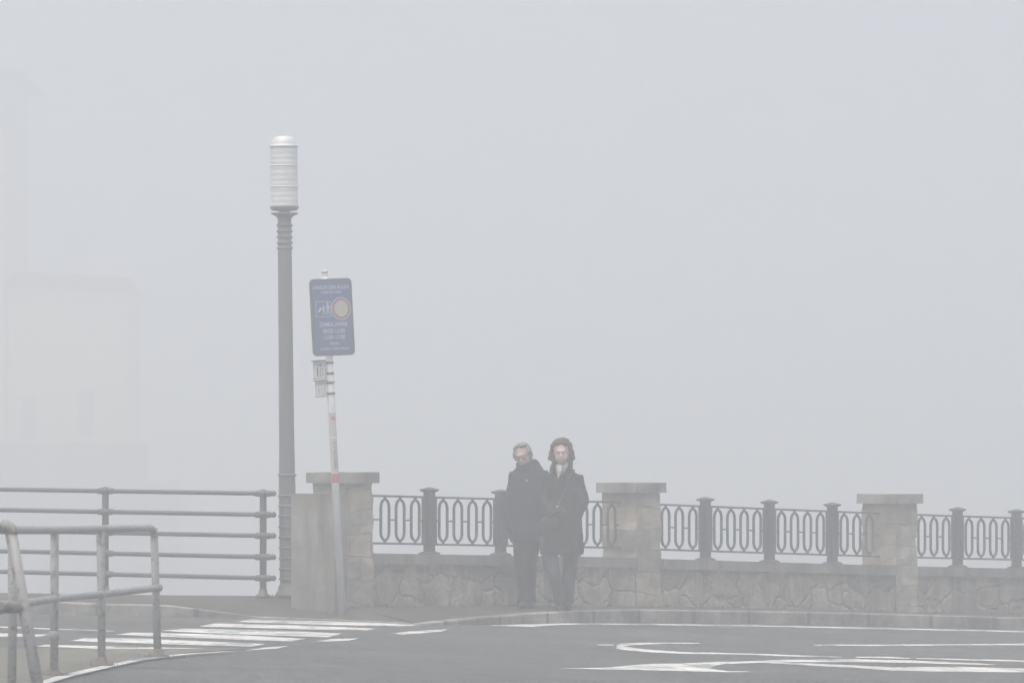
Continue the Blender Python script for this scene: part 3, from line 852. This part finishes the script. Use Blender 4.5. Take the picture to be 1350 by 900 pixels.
# sit the sign 6 cm in front of the pole
nrm = Vector((math.sin(yaw), -math.cos(yaw), 0))
d_ = (cen - polepoint).dot(nrm); cen = cen + nrm * (.06 - d_) 
cen = Vector((cen.x, cen.y, cen.z)); sh = at(437.8, 418, cen.y); cen = sh; 
d_ = (cen - polepoint).dot(nrm)
cen.y -= (.06 - d_) / math.cos(yaw) * 1.0
fm = frame(yaw, ax, cen)
SW, SH_ = .495, .79
mb = MB(); rrect(mb, SW, SH_, .05, -.012, .012); panel = place(link('sign_panel', mb.mesh('sign_panel'), M['signrim'], root), fm, root)
mb = MB(); rrect(mb, SW - .05, SH_ - .05, .035, .0125, .0145); link('blue_face', mb.mesh('blue_face'), M['blue'], panel)
zt = .0160
for body, size, cx, cy, sx in (('OINEZKOEN ALDEA', .056, -.005, .305, .86), ('ZONA PEATONAL', .034, -.005, .255, .9), ('ZAMALANAK', .066, .005, -.075, .86), ('09:00-12:00', .064, .005, -.145, .86),
                               ('15:00-17:00', .060, .005, -.208, .9), ('SALBU', .040, .005, -.270, 1.0), ('CARGA Y DESCARGA', .036, .0, -.325, 1.0)):
    plate_text(body, size, cx, cy, zt, panel, M['signwhite'], sx=sx)
mb = MB()
x0, x1, y0, y1 = -.20, -.015, .005, .165
for a, b, c, d in ((x0, x1, y0, y0 + .006), (x0, x1, y1 - .006, y1), (x0, x0 + .006, y0 + .006, y1 - .006), (x1 - .006, x1, y0 + .006, y1 - .006)):
    mb.box(((a + b) / 2, (c + d) / 2, zt), (b - a, d - c, .002))
def figure(cx, cy, h):
    disc(mb, h * .09, zt - .001, zt + .001, cx, cy + h * .43, 12)
    for pts in ([(-.10, .32), (.10, .32), (.08, -.05), (-.08, -.05)], [(-.10, .30), (-.20, .02), (-.15, 0), (-.06, .2)], [(.10, .30), (.22, .06), (.17, .03), (.06, .2)],
                [(-.08, -.052), (0, -.052), (-.08, -.45), (-.16, -.45)], [(.0, -.052), (.08, -.052), (.17, -.43), (.09, -.45)]):
        P = [(cx + x * h, cy + y * h) for x, y in pts]
        mb.add([(x, y, zt) for x, y in P], [(0, 1, 2, 3)])
figure(-.055, .085, .125); figure(-.105, .075, .10)
P = [(-.185, .055), (-.15, .055), (-.125, .10), (-.14, .108)]; mb.add([(x, y, zt) for x, y in P], [(0, 1, 2, 3)])
link('pedestrian_pictogram', mb.mesh('pedestrian_pictogram'), M['signwhite'], panel)
mb = MB(); disc(mb, .108, .0146, .0160, .105, .085); link('red_ring', mb.mesh('red_ring'), M['signred'], panel)
mb = MB(); disc(mb, .117, .0146, .0152, .105, .085); link('white_ring', mb.mesh('white_ring'), M['signwhite'], panel)
mb = MB(); disc(mb, .084, .0161, .0172, .105, .085); link('white_disc', mb.mesh('white_disc'), m_plain('faded_disc', (.42, .37, .33), .5), panel)
# two small plates
def small(pcx, pcy, w_, h_, text, faded):
    c = at(pcx, pcy, SY - .01)
    f2 = frame(R(-28), ax, c)
    mb = MB(); rrect(mb, w_, h_, .006, -.006, .006); o = place(link('small_plate', mb.mesh('small_plate'), M['white'], root), f2, root)
    mb = MB(); mb.box((0, h_ / 2 - .006, .012), (w_ + .01, .010, .036)); mb.box((0, -h_ / 2 + .004, .010), (w_ + .01, .006, .026)); link('edge_fold', mb.mesh('edge_fold'), M['railgrey'], o)
    mb = MB()
    for a, b, c_, d in ((-w_ / 2 + .004, -w_ / 2 + .008, -h_ / 2 + .01, h_ / 2 - .015), (w_ / 2 - .008, w_ / 2 - .004, -h_ / 2 + .01, h_ / 2 - .015)):
        mb.box(((a + b) / 2, (c_ + d) / 2, .0068), (b - a, d - c_, .0014))
    link('plate_border', mb.mesh('plate_border'), M['ink'], o)
    ink = M['faded'] if faded else M['ink']; z = .0072
    mb = MB()
    mb.box((-.004, .045, z), (.045, .009, .0015))
    mb.add([(.012, .065, z), (.012, .025, z), (.035, .045, z)], [(0, 1, 2)])
    mb.box((-.022, -.03, z), (.013, .075, .0015)); disc(mb, .008, z - .0008, z + .0008, -.022, .018, 10)
    for a, b, c_, d in ((.008, .014, -.068, .008), (.036, .042, -.068, .008), (.0142, .0358, .002, .008), (.0142, .0358, -.068, -.062)):
        mb.box(((a + b) / 2, (c_ + d) / 2, z), (b - a, d - c_, .0015))
    link('plate_symbol', mb.mesh('plate_symbol'), ink, o)
small(421.5, 487, .145, .195, '', False)
small(423.2, 512, .125, .175, '', True)

# ------------------------------------------------------------------ far buildings across the harbour
BY = 305.0
def bpt(px, py, Y=BY): return at(px, py, Y)
def house(name, px0, px1, pyt, depth, zbase, label, cat, wins, eave, slope=0):
    a = bpt(px0, pyt); b = bpt(px1, pyt + slope); root = empty(name, (b.x, BY, zbase)); tag(root, label, cat)
    mb = MB()
    mb.hexa([Vector((a.x, BY, zbase)), Vector((b.x, BY, zbase)), Vector((b.x, BY + depth, zbase)), Vector((a.x, BY + depth, zbase)),
             Vector((a.x, BY, a.z)), Vector((b.x, BY, b.z)), Vector((b.x, BY + depth, b.z)), Vector((a.x, BY + depth, a.z))])
    wl = mb.build('wall', M['plaster'], root)
    mb = MB(); e = eave
    mb.hexa([Vector((a.x - e, BY - e, a.z + .004)), Vector((b.x + e, BY - e, b.z + .004)), Vector((b.x + e, BY + depth + e, b.z + .004)), Vector((a.x - e, BY + depth + e, a.z + .004)),
             Vector((a.x - e, BY - e, a.z + .35)), Vector((b.x + e, BY - e, b.z + .35)), Vector((b.x - e, BY + depth / 2, b.z + 1.0)), Vector((a.x, BY + depth / 2, a.z + 1.0))])
    mb.build('roof', M['rooft'], root)
    for (x0, x1, y0, y1) in wins:
        p, q = bpt(x0, y0), bpt(x1, y1); cx, cz = (p.x + q.x) / 2, (p.z + q.z) / 2; w_, h_ = q.x - p.x, p.z - q.z
        mb = MB(); mb.box((cx, BY - .03, cz), (w_ + .3, .1, h_ + .3)); wn = mb.build('window', M['plaster'], root)
        mb = MB(); mb.box((cx, BY - .1, cz), (w_, .06, h_)); mb.build('pane', M['dglass'], wn)
house('harbour_house', 12, 168, 378, 11, ZC - 7.0, 'faint pale low house in the fog, above the left end of the pipe fence', 'house', [(104, 124, 512, 574), (30, 48, 522, 580)], .25, 8)
house('tower_house', -420, 8, 104, 14, ZC - 7.0, 'faint tall cream building at the left picture edge, lost in the fog', 'building', [(-60, -30, 180, 260), (-60, -30, 380, 460), (-140, -110, 180, 260), (-140, -110, 380, 460)], 1.1)
mb = MB(); a = bpt(-600, 583, BY - 3); b = bpt(200, 583, BY - 3)
mb.hexa([Vector((a.x, BY - 6, ZC - 8.6)), Vector((b.x, BY - 6, ZC - 8.6)), Vector((b.x, BY + 26, ZC - 8.6)), Vector((a.x, BY + 26, ZC - 8.6)),
         Vector((a.x, BY - 6, ZC - 2.0)), Vector((b.x, BY - 6, ZC - 2.0)), Vector((b.x, BY + 26, ZC - 2.0)), Vector((a.x, BY + 26, ZC - 2.0))])
tag(mb.build('far_quay_ground', M['stonegrey'], origin=Vector((a.x, BY, ZC - 8))), kind='structure')
mb = MB()
mb.box(((a.x + b.x) / 2, BY - 5.8, ZC - .95), (b.x - a.x, .4, 2.1))
tag(mb.build('quay_wall', M['stonegrey'], origin=Vector((b.x, BY - 5.8, ZC - 2))), 'faint grey quay wall in front of the fogged houses', 'wall')

# ------------------------------------------------------------------ the couple
class Fig:
    def __init__(s, px, Y, label):
        p = at(px, 798, Y); s.Y = Y
        s.z = zpave(p.x, Y)
        s.root = empty('person', (p.x, Y, s.z)); tag(s.root, label, 'person', 'couple walking along the parapet')
        s.dz = s.z - p.z          # pixel rows are anchored to the ground under the feet
    def J(s, px, py, dy=0.0):
        p = at(px, py, s.Y); return Vector((p.x, s.Y + dy, p.z + s.dz))
def rotz(a): return Matrix.Rotation(a, 3, 'Z')
def head(fig, c, yaw, roll, pitch, mb, k_=1.0, s=1.0):
    """skull, jaw, nose, brow, ears; returns the head's rotation"""
    m = Matrix.Rotation(yaw, 3, 'Z') @ Matrix.Rotation(roll, 3, 'Y') @ Matrix.Rotation(pitch, 3, 'X')
    m = m * k_
    def B(p, r): mb.ball(c + m @ (Vector(p) * s), Vector(r) * s, m)
    B((0, .012, .030), (.076, .095, .088)); B((0, -.030, -.035), (.058, .060, .072)); B((0, -.058, -.085), (.030, .028, .026))
    B((0, -.082, .022), (.046, .020, .016)); B((.030, -.066, -.020), (.024, .022, .024)); B((-.030, -.066, -.020), (.024, .022, .024))
    mb.tube([c + m @ (Vector(p) * s) for p in ((0, -.088, .016), (0, -.104, -.012), (0, -.112, -.032), (0, -.098, -.040))], [.009 * s, .011 * s, .015 * s, .010 * s], 10)
    for q in (-1, 1): B((q * .078, .008, -.004), (.010, .020, .033))
    B((0, -.086, -.058), (.024, .012, .008)); 
    return m
def face(fig, c, m, hp, lipm, s=1.0, smile=False):
    for q in (-1, 1):
        mb = MB(); mb.ball(c + m @ (Vector((q * .031, -.083, .004)) * s), Vector((.0125, .009, .0062)) * s, m, 14); e = mb.build('eye', M['eyew'], hp)
        mb = MB(); mb.ball(c + m @ (Vector((q * .031, -.0905, .004)) * s), Vector((.006, .004, .0058)) * s, m, 12); mb.build('iris', M['ink'], e)
    if lipm:
        mb = MB(); pts = [(-.025, -.083, -.060 + (.006 if smile else 0)), (-.012, -.094, -.063), (0, -.097, -.064), (.012, -.094, -.063), (.025, -.083, -.060 + (.006 if smile else 0))]
        mb.tube([c + m @ (Vector(p) * s) for p in pts], [.003, .006, .007, .006, .003], 8); mb.build('lips', lipm, hp)
def hand(mb, wr, d, side, palm_n, s=1.0, curl=.5):
    """palm, four unequal bent fingers and a thumb; d = direction of the hand, side = towards the thumb"""
    d = d.normalized(); side = (side - d * side.dot(d)).normalized(); n_ = palm_n
    mb.tube([wr - d * .02, wr + d * .02, wr + d * .06, wr + d * .095], [(.024, .018), (.034, .016), (.042, .015), (.040, .013)], 12)
    for i, (off, ln) in enumerate(((.030, .070), (.010, .080), (-.011, .074), (-.031, .058))):
        p = wr + d * .088 + side * off; q = p + d * ln * .42 + n_ * curl * .012; r = q + (d * .75 + n_ * curl).normalized() * ln * .32; t = r + (d * .45 + n_ * curl * 1.5).normalized() * ln * .28
        mb.tube([p - d * .02, p, q, r, t], [.009, .0095, .009, .0085, .006], 8)
    p = wr + d * .028 + side * .030; q = p + (d * .6 + side * .75).normalized() * .035; r = q + (d + side * .1 + n_ * .3).normalized() * .030
    mb.tube([p - side * .015, p, q, r], [.013, .013, .011, .008], 8)
def shoe(fig, ank, yaw, name='shoe', s=1.0, L=.27):
    g = fig.z
    m = rotz(yaw); c = Vector((ank.x, ank.y, g))
    mb = MB()
    def P(x, y, z): return c + m @ Vector((x, y, z))
    mb.tube([P(0, .07, .045), P(0, .03, .048), P(0, -.05, .045), P(0, -.12, .036), P(0, -L + .085, .03), P(0, -L + .065, .026)], [(.030, .040), (.037, .046), (.040, .044), (.048, .034), (.040, .027), (.020, .018)], 16)
    mb.tube([P(0, .02, .05), P(0, .03, .12)], [(.045, .042), (.047, .042)], 14)
    o = baked(name, mb, M['shoe'], fig.root, .008, 2)
    mb = MB(); pts = []
    for i in range(24):
        a = 2 * math.pi * i / 24; y = -.062 + (L / 2 + .0) * math.cos(a) * -1; x = (.044 + .006 * math.cos(a)) * math.sin(a)
        pts.append(P(x, y, 0))
    n_ = len(pts); mb.add([p + Vector((0, 0, .002)) for p in pts] + [p + Vector((0, 0, .022)) for p in pts], [tuple(range(n_)), tuple(range(n_, 2 * n_))] + [(i, (i + 1) % n_, n_ + (i + 1) % n_, n_ + i) for i in range(n_)])
    fixn(mb.build('sole', M['shoe'], o))
    return o

# ---- man
F = Fig(690, 60.05, 'grey-haired man in glasses and a dark navy coat with raised collar, beside the woman')
J = F.J; rt = F.root
hc = J(689.5, 597.5, -.05); mb = MB()
hm = head(F, hc, R(-17), R(-13), R(10), mb, 1.11)
nb = J(697, 617, .02)
mb.tube([hc + hm @ Vector((0, .02, -.03)), nb, J(697, 630, .02)], [.058, .060, .075], 16)
mb.tube([J(697, 622, .02), J(697, 640, .01), J(696, 665, 0), J(695, 690, 0), J(694, 705, 0)], [(.10, .08), (.18, .11), (.16, .11), (.16, .115), (.10, .09)], 20)
shR, elR, wrR = J(676, 624, .02), J(672.5, 661, .03), J(673.5, 693, -.03)
shL, elL, wrL = J(718, 623, .04), J(720, 657, .06), J(709, 680, -.06)
for a, b, c in ((shR, elR, wrR), (shL, elL, wrL)): mb.tube([J(697, 622, .02), a, b, c], [.06, .055, .040, .028], 12)
hd = J(675.5, 706, -.05) - wrR
legs = ((J(687, 700, -.01), J(689, 744, -.06), J(692, 785, -.03)), (J(701, 700, .02), J(697, 744, .06), J(698, 783, .20)))
for a, b, c in legs: mb.tube([a, b, c, Vector((c.x, c.y, F.z + .06))], [.085, .055, .042, .038], 12)
hand(mb, wrR, hd, Vector((.3, -1, 0)), Vector((.8, .3, 0)))
hand(mb, wrL, J(702, 688, .0) - wrL, Vector((0, 0, 1)), Vector((0, .8, 0)))
body = baked('body', mb, M['skin'], rt, .009, 3)
face(F, hc, hm, body, None)
# hair: short, grey, swept
mb = MB()
mb.ball(hc + hm @ Vector((0, .032, .048)), (.084, .092, .080), hm); mb.ball(hc + hm @ Vector((.008, -.030, .106)), (.060, .040, .022), hm)
mb.ball(hc + hm @ Vector((0, .050, -.005)), (.082, .066, .070), hm); mb.ball(hc + hm @ Vector((-.050, -.036, .088)), (.022, .028, .020), hm)
for q in (-1, 1): mb.ball(hc + hm @ Vector((q * .074, .0, .030)), (.016, .035, .040), hm)
baked('hair', mb, M['greyhair'], rt, .007, 1, .012, 34, 3)
# glasses
mb = MB()
for q in (-1, 1):
    pts = [hc + hm @ Vector((q * .033 + .025 * math.cos(a), -.104, .004 + .018 * math.sin(a))) for a in [2 * math.pi * i / 16 for i in range(17)]]
    mb.tube(pts, .0032, 6, False); mb.tube([hc + hm @ Vector((q * .058, -.103, .010)), hc + hm @ Vector((q * .082, -.05, .010)), hc + hm @ Vector((q * .084, .01, .008))], .003, 6)
mb.tube([hc + hm @ Vector((-.010, -.105, .010)), hc + hm @ Vector((.010, -.105, .010))], .003, 6)
mb.build('glasses', M['ink'], rt)
# coat
mb = MB()
mb.tube([J(697.5, 609, .0), J(697, 616, .01), J(697, 624, .015), J(697, 634, .01), J(696, 655, 0), J(695, 675, 0), J(694, 695, 0), J(694.5, 707, 0), J(694.5, 711, 0)],
        [(.10, .09), (.155, .105), (.195, .125), (.205, .135), (.195, .14), (.190, .145), (.190, .15), (.182, .148), (.165, .13)], 28)
for a, b, c in ((shR, elR, wrR), (shL, elL, wrL)):
    a2 = a + (Vector((.03, 0, 0)) if a is shR else Vector((-.03, 0, 0)))
    mb.tube([J(697, 624, .015), a2, b, c, c + (c - b).normalized() * .03], [.09, .085, .072, .060, .056], 16)
baked('coat', mb, M['navy'], rt, .012, 5, .018, 7, 11)
mb = MB(); cc = hc + hm @ Vector((0, -.005, -.085))
ring = [(.088, .090), (.088, .092), (.095, .098), (.115, .11)]
mb.tube([J(691, 605, -.05), J(692, 609.5, -.04), J(694, 615, -.02), J(696, 621, 0)], ring, 24)
baked('collar', mb, M['navy'], rt, .010, 2, .008, 14, 5)
mb = MB(); mb.tube([J(703, 602, .04), J(705, 607, .05), J(707, 614, .06), J(704, 620, .06)], [(.03, .04), (.05, .05), (.08, .06), (.09, .05)], 16); baked('hood', mb, M['navy'], rt, .012, 3, .01, 9, 8)
mb = MB(); mb.ball(J(694.5, 629, -.155), (.010, .006, .012)); mb.build('button', M['signwhite'], rt)
mb = MB()
for a, b, c in legs: mb.tube([a, a.lerp(b, .5), b, b.lerp(c, .6), Vector((c.x, c.y, F.z + .055))], [.098, .094, .078, .072, .076], 18)
mb.tube([J(694.5, 690, 0), J(694.5, 704, 0)], [(.15, .12), (.16, .12)], 20)
baked('trousers', mb, M['trouser'], rt, .011, 3, .010, 9, 2)
shoe(F, legs[0][2], R(-12)); shoe(F, legs[1][2], R(8))
mb = MB(); hand(mb, wrR, hd, Vector((.3, -1, 0)), Vector((.8, .3, 0)), curl=.6)
gl = baked('glove', mb, M['ink'], rt, .006, 1)
for v in gl.data.vertices: v.co = v.co + v.normal * .004 if False else v.co
for v, n_ in [(v, v.normal.copy()) for v in gl.data.vertices]: v.co += n_ * .005

# ---- woman
F = Fig(742, 59.85, 'smiling woman with curly dark hair, cream scarf and long black coat, beside the man')
J = F.J; rt = F.root
hc = J(740, 590.5, -.06); mb = MB()
hm = head(F, hc, R(-4), R(-3), R(3), mb, 1.06)
for q in (-1, 1): mb.ball(hc + hm @ Vector((q * .034, -.055, -.040)), (.029, .032, .034), hm)
mb.tube([hc + hm @ Vector((0, .02, -.03)), J(742, 613, .0), J(743, 625, .02)], [.050, .052, .07], 16)
mb.tube([J(743, 621, .02), J(743, 640, .01), J(742, 662, 0), J(741, 688, 0), J(741, 704, 0)], [(.09, .08), (.16, .11), (.13, .10), (.165, .12), (.10, .09)], 20)
shR, elR, wrR = J(724, 625, .02), J(717.5, 655, -.06), J(727, 671, -.24)
shL, elL, wrL = J(762, 625, .03), J(768.5, 655, .03), J(758, 680, -.05)
for a, b, c in ((shR, elR, wrR), (shL, elL, wrL)): mb.tube([J(743, 620, .02), a, b, c], [.055, .048, .036, .025], 12)
legs = ((J(720, 702, -.02), J(728, 745, -.12), J(738.5, 782, -.04)), (J(752, 702, .0), J(751, 744, -.02), J(747.5, 784, .04)))
for a, b, c in legs: mb.tube([a, b, c, Vector((c.x, c.y, F.z + .06))], [.085, .052, .038, .036], 12)
hdir = J(735, 667, -.27) - wrR
hand(mb, wrR, hdir, Vector((0, -.3, 1)), Vector((.2, .8, -.2)), curl=.8)
hand(mb, wrL, J(752, 690, .0) - wrL, Vector((0, -1, 0.2)), Vector((0, .8, 0)))
body = baked('body', mb, M['skin2'], rt, .009, 3)
face(F, hc, hm, body, M['lip'], 1.0, True)
mb = MB()
mb.ball(hc + hm @ Vector((.0, .040, .048)), (.082, .088, .090), hm); mb.ball(hc + hm @ Vector((-.026, -.030, .100)), (.046, .046, .032), hm); mb.ball(hc + hm @ Vector((.028, -.028, .098)), (.048, .048, .034), hm)
for q in (-1, 1):
    mb.ball(hc + hm @ Vector((q * .080, .030, .045)), (.030, .060, .060), hm); mb.ball(hc + hm @ Vector((q * .092, .038, -.005)), (.034, .055, .050), hm); mb.ball(hc + hm @ Vector((q * .098, .040, -.045)), (.030, .050, .036), hm)
for q in (-1, 1): mb.ball(hc + hm @ Vector((q * .072, .028, -.062)), (.026, .045, .034), hm)
mb.ball(hc + hm @ Vector((-.118, .02, -.045)), (.022, .030, .022), hm); mb.ball(hc + hm @ Vector((.116, .02, -.058)), (.020, .030, .026), hm)
rr = random.Random(4)
for i in range(90):
    a = rr.uniform(0, 2 * math.pi); b_ = rr.uniform(-.3, 1.3)
    p = Vector((.092 * math.cos(a) * math.cos(b_), .045 + .080 * math.sin(a) * math.cos(b_), .045 + .090 * math.sin(b_)))
    if p.y < .0 and p.z < .085: continue
    mb.ball(hc + hm @ p, rr.uniform(.012, .028), None, 10)
baked('hair', mb, M['brownhair'], rt, .008, 1, .008, 30, 6)
mb = MB()
mb.tube([J(741, 604.5, -.055), J(741, 607.5, -.045), J(741.5, 612, -.03), J(742, 618, .0)], [(.062, .060), (.075, .072), (.082, .08), (.075, .075)], 20)
mb.tube([J(739, 607, -.125), J(737.5, 614, -.145), J(736, 622, -.150), J(735.5, 624, -.145)], [(.028, .02), (.028, .022), (.016, .014), (.008, .008)], 12)
baked('scarf', mb, M['scarf'], rt, .008, 2, .008, 22, 1)
mb = MB()
mb.tube([J(743, 611, .01), J(743, 617, .02), J(743, 626, .02), J(744, 640, .01), J(744, 660, 0), J(742, 685, 0), J(741, 705, 0), J(740, 719, 0), J(740, 724, 0)],
        [(.09, .085), (.125, .100), (.172, .120), (.185, .135), (.185, .145), (.205, .175), (.222, .20), (.230, .215), (.225, .21)], 28)
for a, b, c in ((shR, elR, wrR), (shL, elL, wrL)):
    mb.tube([J(743, 622, .015), a, b, c, c + (c - b).normalized() * .02], [.08, .078, .068, .058, .052], 16)
baked('coat', mb, M['black'], rt, .012, 5, .016, 6, 31)
mb = MB()      # collar: two raised lapels beside the scarf
mb.tube([J(727, 622, -.10), J(729, 612, -.06), J(732, 604, -.01), J(742, 601, .05), J(752, 603, .0), J(751, 612, -.07), J(744, 622, -.13), J(739, 632, -.15)], [(.02, .035), (.028, .05), (.03, .055), (.03, .06), (.03, .058), (.03, .055), (.024, .045), (.012, .02)], 12)
baked('collar', mb, M['black'], rt, .010, 3, .008, 12, 9)
mb = MB()
for a, b, c in legs: mb.tube([a, a.lerp(b, .5), b, b.lerp(c, .6), Vector((c.x, c.y, F.z + .07))], [.092, .090, .076, .060, .054] if a.x < legs[1][0].x - .01 else [.092, .084, .075, .072, .066], 18)
baked('trousers', mb, M['jeans'], rt, .011, 3, .010, 9, 7)
shoe(F, legs[0][2], R(-6), L=.24); shoe(F, legs[1][2], R(10), L=.24)
mb = MB(); hand(mb, wrR, hdir, Vector((0, -.3, 1)), Vector((.2, .8, -.2)), curl=.8); gl = baked('glove', mb, M['glove'], rt, .006, 1)
for v, n_ in [(v, v.normal.copy()) for v in gl.data.vertices]: v.co += n_ * .005
# bag on a diagonal strap
root = empty('shoulder_bag', J(724, 690, -.17)); tag(root, 'small dark bag with thin diagonal strap, worn by the woman in the black coat', 'bag')
mb = MB(); mb.tube([J(757, 613, .0), J(754, 617, -.085), J(750, 624, -.135), J(745.5, 635, -.160), J(741, 648, -.165), J(737, 658, -.17), J(733, 664, -.19), J(728, 676, -.20)], [(.012, .004)] * 8, 8); mb.build('strap', M['glove'], root)
mb = MB(); mb.ball(J(734.5, 661.5, -.20), (.012, .006, .014)); mb.build('clasp', M['galv'], root)
mb = MB(); mb.ball(J(724, 681, -.20), (.10, .04, .075)); mb.box(J(724, 684, -.20), (.17, .06, .09)); baked('pouch', mb, M['glove'], root, .01, 2, .008, 12, 4)

# weeds where the ground meets posts, lamp and block
wr_ = random.Random(9); mb = MB()
spots = [(g.x, g.y, zisl(g)) for g in G] + [(lb.x + wr_.uniform(-.15, .2), lb.y - .12, None) for _ in range(4)] + [(W(t, .29, 0).x, W(t, .29, 0).y, None) for t in (-1.65, -1.3, -1.0, -.7, .2, .9, 2.6, 3.2, 4.4, 5.5, 7.2, 8.3, 9.6)]
for (x, y, z) in spots:
    for _ in range(26):
        px_, py_ = x + wr_.gauss(0, .07), y + wr_.gauss(0, .05); zz = z if z is not None else zpave(px_, py_)
        a = wr_.uniform(0, 6.28); h_ = wr_.uniform(.015, .06); w_ = .005; dx, dy = math.cos(a), math.sin(a); l_ = wr_.uniform(.0, .03)
        mb.add([(px_ - dx * w_, py_ - dy * w_, zz - .005), (px_ + dx * w_, py_ + dy * w_, zz - .005), (px_ - dy * l_, py_ + dx * l_, zz + h_)], [(0, 1, 2)])
tag(mb.build('weeds', m_plain('dry_grass', (.075, .085, .045), .8)), kind='stuff')

# ------------------------------------------------------------------ air
k = bpy.data.materials.new('haze'); k.use_nodes = True; t = k.node_tree; t.nodes.clear()
pv_ = t.nodes.new('ShaderNodeVolumePrincipled'); ou = t.nodes.new('ShaderNodeOutputMaterial')
pv_.inputs['Color'].default_value = (.966, .958, .941, 1); pv_.inputs['Density'].default_value = HAZE_DENSITY; pv_.inputs['Anisotropy'].default_value = 0.55
t.links.new(pv_.outputs[0], ou.inputs['Volume'])
mb = MB(); mb.hexa([Vector((a, b, c)) for c in (ZC - 9.8, ZC + 24) for a, b in ((-430, -70), (430, -70), (430, 650), (-430, 650))])
tag(mb.build('haze', k), kind='stuff')
